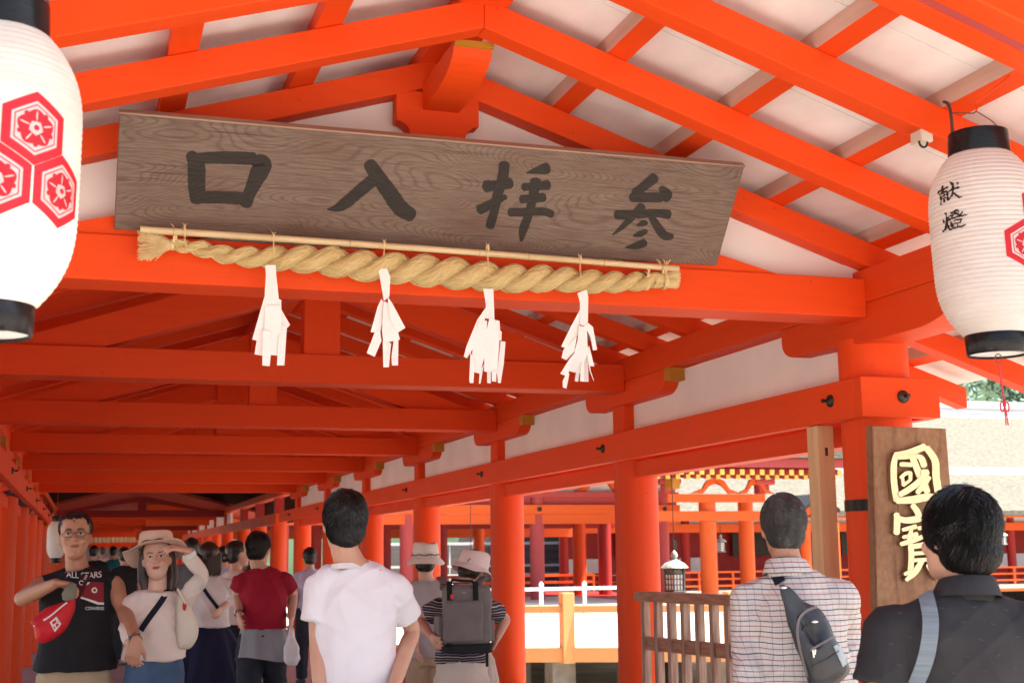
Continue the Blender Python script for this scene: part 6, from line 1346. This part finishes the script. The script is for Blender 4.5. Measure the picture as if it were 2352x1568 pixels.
def watch(o, sd, mat, w_=.02, t=.35, r_=.029):
    shp, el, wr, sg = o.arm[sd]; c = wr.lerp(el, t * .2); d = (wr - el).normalized(); a = d.orthogonal().normalized(); b = d.cross(a); 
    tb_ = MB().tube([c - d * w_ / 2, c + d * w_ / 2], [r_ + .001, r_ + .001], 22, cap=False); tb_.tube([c - d * w_ / 2, c + d * w_ / 2], [r_ + .004, r_ + .004], 22, cap=False); tb_.build('wristwatch', mat, o.root, smooth=True)
steel = noisy('watch_steel', (.5, .5, .5), (.6, .6, .6), .25, metal=.9)
watch(p1, 'R', steel); watch(p2, 'R', M['white_edge'], .024, .5, .027); watch(p5, 'L', steel)
# the woman's shoulder strap and tote
bv2 = bvh_of(p2.shirt); M['navyweb'] = fabric('navy_webbing', (.008, .010, .020), (.015, .018, .032))
TS = thing('shoulder_strap', 'dark navy crossbody strap over the cream blouse', 'strap', tuple(at(355, 1390, 7.0)))
s_, _, _ = strap_on(bv2, [(389, 1348), (378, 1368), (360, 1395), (341, 1421), (324, 1447)], .030, .004, .003); s_.build('strap', M['navyweb'], TS, smooth=True)
TB_ = thing('tote_bag', 'cream canvas tote bag on the arm of the woman in the floppy hat', 'bag', tuple(at(435, 1430, 7.1)))
canvas = fabric('cream_canvas', (.58, .53, .43), (.66, .61, .51), 150)
tw = cr([zz1(*q) for q in [(1105, 1010), (1135, 1060), (1180, 1120), (1218, 1200), (1215, 1285), (1175, 1350), (1140, 1362), (1090, 1340), (1075, 1200), (1080, 1080), (1105, 1010)]], 4)[:-1]; nW = len(tw); vs = []
cx_ = sum(p[0] for p in tw) / nW; cy_ = sum(p[1] for p in tw) / nW
for sg in (-1, 1):
    for t, dd_ in ((0, .05), (.5, .048), (.8, .038), (.95, .02), (1.0, 0)):
        for x, y in tw: vs.append(at(cx_ + (x - cx_) * t, cy_ + (y - cy_) * t, 7.12 + sg * dd_))
remeshed(MB().add(vs, [(s_ * 5 * nW + i * nW + j, s_ * 5 * nW + i * nW + (j + 1) % nW, s_ * 5 * nW + (i + 1) * nW + (j + 1) % nW, s_ * 5 * nW + (i + 1) * nW + j) for s_ in (0, 1) for i in range(4) for j in range(nW)]), 'bag_body', canvas, TB_, .007, 3, lambda co, n_: .007 * noise.noise(Vector((co.x * 14, co.y * 14, co.z * 5))))
MB().tube([at(408, 1352, 7.05), at(414, 1362, 7.03), at(426, 1385, 7.05)], .006, 8).build('handle', canvas, TB_, smooth=True)
MB().ell(at(424, 1391, 7.06), (.010, .012, .024)).build('red_lining', M['bagred'], TB_, smooth=True)
# blouse woman's strap, bun woman's strap
for o_, uv, w_, lab, mt in ((p3, [(462, 1340), (475, 1362), (490, 1382), (505, 1402)], .028, 'black crossbody strap over the white blouse', 'navyweb'), (p7, [(1000, 1315), (1008, 1325), (1020, 1340)], .04, None, 'navyweb')):
    bvx = bvh_of(o_.shirt)
    if lab: TT = thing('shoulder_strap', lab, 'strap', tuple(at(*uv[1], o_.root.location.y - .1))); s_, _, _ = strap_on(bvx, uv, w_, .004, .003); s_.build('strap', M[mt], TT, smooth=True)
# plastic bag beside the man in crimson
PB = thing('plastic_bag', 'thin whitish plastic bag hanging from the hand of the man in crimson', 'bag', tuple(at(670, 1500, 9.7)))
pm_, pnt, pb_ = new_mat('thin_white_plastic'); pb_.inputs['Base Color'].default_value = (.75, .75, .76, 1); pb_.inputs['Roughness'].default_value = .3; pb_.inputs['Alpha'].default_value = .72
c_ = MB(); c_.tube([at(669, 1438, 9.7), at(669, 1462, 9.7), at(668, 1485, 9.7), at(670, 1515, 9.7), at(672, 1528, 9.7)], [(.012, .01), (.03, .02), (.055, .03), (.058, .04), (.03, .03)], 20, lat=(1, 0, 0)); remeshed(c_, 'bag_body', pm_, PB, .008, 2, lambda co, n_: .009 * noise.noise(co * 22))
# backpack
BP = thing('backpack', 'grey square backpack with a black base on the striped top', 'backpack', tuple(p8.pc(0, -.2, .95)))
gp_ = noisy('grey_pack_cloth', (.13, .115, .115), (.19, .17, .165), .8, (1, 1, 1), 4, 6, .3, .001, 120); bk_ = fabric('black_pack_cloth', (.012, .012, .013), (.02, .02, .022), 120)
def V8(u, v, y): return at(u, v, p8.root.location.y + y)
def pack_box(u0, u1, v0, v1, y0, y1, name, mat, r_=.02, par=None, tilt=0):
    a, b = V8(u0, v1, y1), V8(u1, v0, y1); mb = MB().box(a.x, b.x, p8.root.location.y + y0, p8.root.location.y + y1, a.z, b.z); o = mb.build(name, mat, par or BP, bev=0)
    bb = o.modifiers.new('b', 'BEVEL'); bb.width = r_; bb.segments = 4
    for p in o.data.polygons: p.use_smooth = True
    return o
def soft_box(u0, u1, v0, v1, y0, y1, name, mat, r_=.02, amp=.006):
    a, b = V8(u0, v1, y1), V8(u1, v0, y1); X0, X1, Y0, Y1, Z0, Z1 = a.x, b.x, p8.root.location.y + y0, p8.root.location.y + y1, a.z, b.z; mb = MB(); n = 28; vs = []
    for i in range(15):
        t = -1 + 2 * i / 14; sc_ = (1 - abs(t) ** 7) ** .25 if abs(t) < 1 else .0; ins = r_ * (1 - sc_)
        for j in range(n):
            q = 2 * pi * j / n; e = .38; cx_, sy = math.copysign(abs(cos(q)) ** e, cos(q)), math.copysign(abs(sin(q)) ** e, sin(q)); vs.append(Vector(((X0 + X1) / 2 + cx_ * ((X1 - X0) / 2 - ins), (Y0 + Y1) / 2 + sy * ((Y1 - Y0) / 2 - ins), (Z0 + Z1) / 2 + t * (Z1 - Z0) / 2)))
    mb.add(vs, [(i * n + j, i * n + (j + 1) % n, (i + 1) * n + (j + 1) % n, (i + 1) * n + j) for i in range(14) for j in range(n)] + [tuple(range(n - 1, -1, -1)), tuple(range(14 * n, 15 * n))])
    return remeshed(mb, name, mat, BP, .005, 2, lambda co, n_: amp * (noise.noise(co * 9) + .5 * noise.noise(co * 24)))
soft_box(1013, 1115, 1340, 1480, -.30, -.15, 'main_body', gp_, .022, .008); soft_box(1010, 1117, 1473, 1498, -.306, -.146, 'black_base', bk_, .015, .003)
soft_box(1017, 1107, 1377, 1476, -.328, -.290, 'front_pocket', gp_, .012, .006); pack_box(996, 1016, 1412, 1478, -.27, -.16, 'side_pocket', gp_, .008); pack_box(1110, 1124, 1420, 1470, -.27, -.16, 'side_pocket', gp_, .008)
for u in (1032, 1092): MB().tube([V8(u, 1335, -.20), V8(u, 1345, -.312), V8(u + 1, 1378, -.322)], [(.016, .003)] * 3, 8, lat=(1, 0, 0)).build('black_strap', bk_, BP)
MB().tube([V8(1034, 1342, -.30), V8(1040, 1330, -.30), V8(1062, 1333, -.31), V8(1085, 1334, -.30), V8(1092, 1344, -.30)], .008, 8).build('top_handle', bk_, BP, smooth=True)
MB().tube([V8(1014, 1342, -.16), V8(1062, 1338, -.28), V8(1112, 1342, -.16)], .0025, 5).build('zip_seam', bk_, BP)
for u0, u1 in ((1020, 1012), (1098, 1112)):
    MB().tube([V8(u0, 1355, -.16), V8(u0, 1338, -.13), V8(u1, 1325, -.06), V8(u1, 1330, .03)], [(.026, .006)] * 4, 10, lat=(1, 0, 0)).build('shoulder_strap', gp_, BP, smooth=True)
MB().tube([V8(1116, 1430, -.2), V8(1118, 1480, -.21), V8(1119, 1530, -.2)], [(.009, .002)] * 3, 6, lat=(1, 0, 0)).build('hanging_strap', bk_, BP)
MB().ell(V8(1038, 1369, -.33), (.012, .008, .016)).build('red_charm', M['red_cord'], BP, smooth=True)
for dx in (-4, 0, 4): MB().tube([V8(1066 + dx, 1358 + abs(dx) * .3, -.3025), V8(1066 + dx * .2, 1361, -.3025)], .0012, 4).build('logo_mark', M['print'], BP)
TW = thing('cloth_bag', 'pale cloth bag hanging at the right hip of the woman with the backpack', 'bag', tuple(V8(1130, 1530, -.05)))
c_ = MB(); c_.tube([V8(1120, 1495, -.02), V8(1124, 1515, -.03), V8(1130, 1560, -.04), V8(1134, 1610, -.04)], [(.02, .02), (.035, .03), (.045, .035), (.04, .03)], 18, lat=(1, 0, 0)); remeshed(c_, 'bag_body', F_['oat'], TW, .007, 3, lambda co, n_: .008 * noise.noise(Vector((co.x * 30, co.y * 30, co.z * 6))))
# sling bag on the checked shirt
bv9 = bvh_of(p9.shirt)
SB = thing('sling_bag', 'black leather sling bag worn diagonally across the back of the checked shirt', 'bag', tuple(at(1865, 1480, 4.1)))
leather = noisy('black_leather', (.012, .013, .017), (.028, .030, .038), .42, (1, 1, 1), 6, 6, .4, .0015, 70)
zq = lambda x, y: (1640.7 + .39516 * x, 948.4 + .39516 * y)
s_, _, _ = strap_on(bv9, [zq(*q) for q in [(318, 862), (335, 890), (362, 940), (388, 990)]], .040, .006, .004); s_.build('strap', M['navyweb'], SB, smooth=True)
for q in ((330, 870), (338, 890)):
    r_ = on_surf(bv9, *zq(*q), .012)
    if r_: MB().bar(r_[0] - Vector((.024, 0, -.006)), r_[0] + Vector((.024, 0, .006)), .003, .003).build('buckle', steel, SB)
sil = [(372, 990), (405, 990), (455, 1020), (520, 1085), (600, 1125), (650, 1180), (700, 1290), (745, 1370), (785, 1460), (790, 1505), (740, 1560), (640, 1620), (560, 1600), (520, 1480), (470, 1350), (420, 1200), (395, 1090)]
sl_ = cr([zq(*q) for q in sil] + [zq(*sil[0])], 4)[:-1]; nW = len(sl_)
axis = [zq(390, 1000), zq(520, 1180), zq(620, 1400), zq(660, 1560)]
hit = [on_surf(bv9, *a, 0) for a in axis]; yb0 = min(h[0].y for h in hit if h)
cx_, cy_ = zq(600, 1370); vs = []
for sg in (-1, 1):
    for t, dd_ in ((0, .050), (.4, .049), (.7, .042), (.88, .030), (.97, .014), (1.0, 0)):
        for x, y in sl_: 
            ax_ = max(0, min(1, (y - zq(0, 990)[1]) / 120)); vs.append(at(cx_ + (x - cx_) * t, cy_ + (y - cy_) * t, yb0 - .022 + sg * dd_ * (.30 + .70 * ax_)))
sb = remeshed(MB().add(vs, [(s_ * 6 * nW + i * nW + j, s_ * 6 * nW + i * nW + (j + 1) % nW, s_ * 6 * nW + (i + 1) * nW + (j + 1) % nW, s_ * 6 * nW + (i + 1) * nW + j) for s_ in (0, 1) for i in range(5) for j in range(nW)]), 'bag_body', leather, SB, .005, 3, lambda co, n_: .0035 * noise.noise(co * 18))
bvs = bvh_of(sb)
def line_on(bv, pts, w_, mat, name, par, off=.001, t=.003):
    l_, _, _ = strap_on(bv, pts, w_, off, t); l_.build(name, mat, par, smooth=True)
tape = noisy('grey_zip_tape', (.14, .12, .11), (.2, .17, .16), .5)
line_on(bvs, [zq(*q) for q in [(625, 1128), (560, 1135), (500, 1175), (480, 1240), (490, 1330), (520, 1440), (545, 1530)]], .009, tape, 'zip', SB)
line_on(bvs, [zq(*q) for q in [(555, 1378), (600, 1355), (650, 1325), (702, 1288)]], .008, tape, 'zip', SB, .001, .004)
line_on(bvs, [zq(*q) for q in [(640, 1180), (560, 1215), (510, 1260)]], .003, M['iron'], 'seam', SB); line_on(bvs, [zq(*q) for q in [(560, 1470), (650, 1430), (720, 1380)]], .003, M['iron'], 'seam', SB)
for a, b in (((568, 1375), (574, 1418)), ((582, 1372), (580, 1400))): line_on(bvs, [zq(*a), zq((a[0] + b[0]) / 2, (a[1] + b[1]) / 2), zq(*b)], .006, steel, 'zip_pull', SB, .004, .003)
for q in ((402, 1014), (583, 1212)):
    r_ = on_surf(bvs, *zq(*q), .002); MB().ell(r_[0], (.014, .004, .006)).build('metal_badge', steel, SB, smooth=True)
lq = on_surf(bvs, *zq(742, 1410), .001)
poly_decal('worn_label', [zq(*q) for q in [(690, 1355), (735, 1330), (785, 1440), (745, 1475)]], M['ltg'] if 'ltg' in M else noisy('plastic_label', (.22, .25, .28), (.40, .43, .46), .25, (1, 1, 1), 30, 4), bvs, SB, .002)
# strap on the polo shirt
bv10 = bvh_of(p10.shirt); zp = lambda x, y: (1640.7 + .39516 * x, 948.4 + .39516 * y)
SS = thing('shoulder_strap', 'slate-grey ribbed webbing strap over the left shoulder of the charcoal polo shirt', 'strap', tuple(at(2130, 1480, 2.8)))
webm = noisy('slate_webbing', (.16, .19, .22), (.22, .26, .29), .7, (1, 1, 90), 3, 2, .6, .001, 6)
s_, _, _ = strap_on(bv10, [zp(*q) for q in [(1215, 985), (1235, 1060), (1258, 1160), (1262, 1260), (1250, 1360), (1225, 1460), (1185, 1568), (1140, 1660)]], .040, .006, .004, 10); s_.build('webbing', webm, SS, smooth=True)
c = on_surf(bv10, *zp(1218, 990), .012)
if c: MB().box(c[0].x - .030, c[0].x + .030, c[0].y - .008, c[0].y + .006, c[0].z - .009, c[0].z + .010).build('buckle', M['iron'], SS, bev=.004)
# little outlined fish on the polo
fm = fabric('faded_print', (.075, .070, .075)); rgf = random.Random(8); fk = MB()
for u, v, a in [(2083, 1372, .3), (2110, 1365, -.5), (2190, 1358, .3), (2263, 1362, -.6), (2161, 1396, .1), (2238, 1394, -.2), (2310, 1400, .3), (2066, 1408, -.2), (2210, 1428, -.1), (2278, 1432, .2), (2180, 1467, -.3), (2252, 1468, .3), (2335, 1462, 0), (2046, 1478, .3), (2090, 1462, .4), (2220, 1506, .2), (2290, 1505, -.5), (2062, 1526, 0), (2190, 1545, .1), (2260, 1540, -.2), (2330, 1535, .2), (2145, 1506, -.5)]:
    L_ = []
    for t in [i / 12 for i in range(13)]: L_.append((-6 + 15 * t, 2.2 * sin(t * pi * 1.15 + .0) * (1 if t < 1 else 1)))
    M2 = [(x, -y) for x, y in L_][::-1]; ca, sa = cos(a), sin(a); ok = []
    for x, y in L_ + M2:
        r_ = on_surf(bv10, u + (x * ca - y * sa) * .75, v + (x * sa + y * ca) * .75, .0015)
        if r_: ok.append(r_[0])
    if len(ok) > 10 and max((a_ - b_).length for a_, b_ in zip(ok, ok[1:])) < .02: fk.tube(ok, .0006, 4, cap=False)
fk.build('fish_print', fm, p10.root)
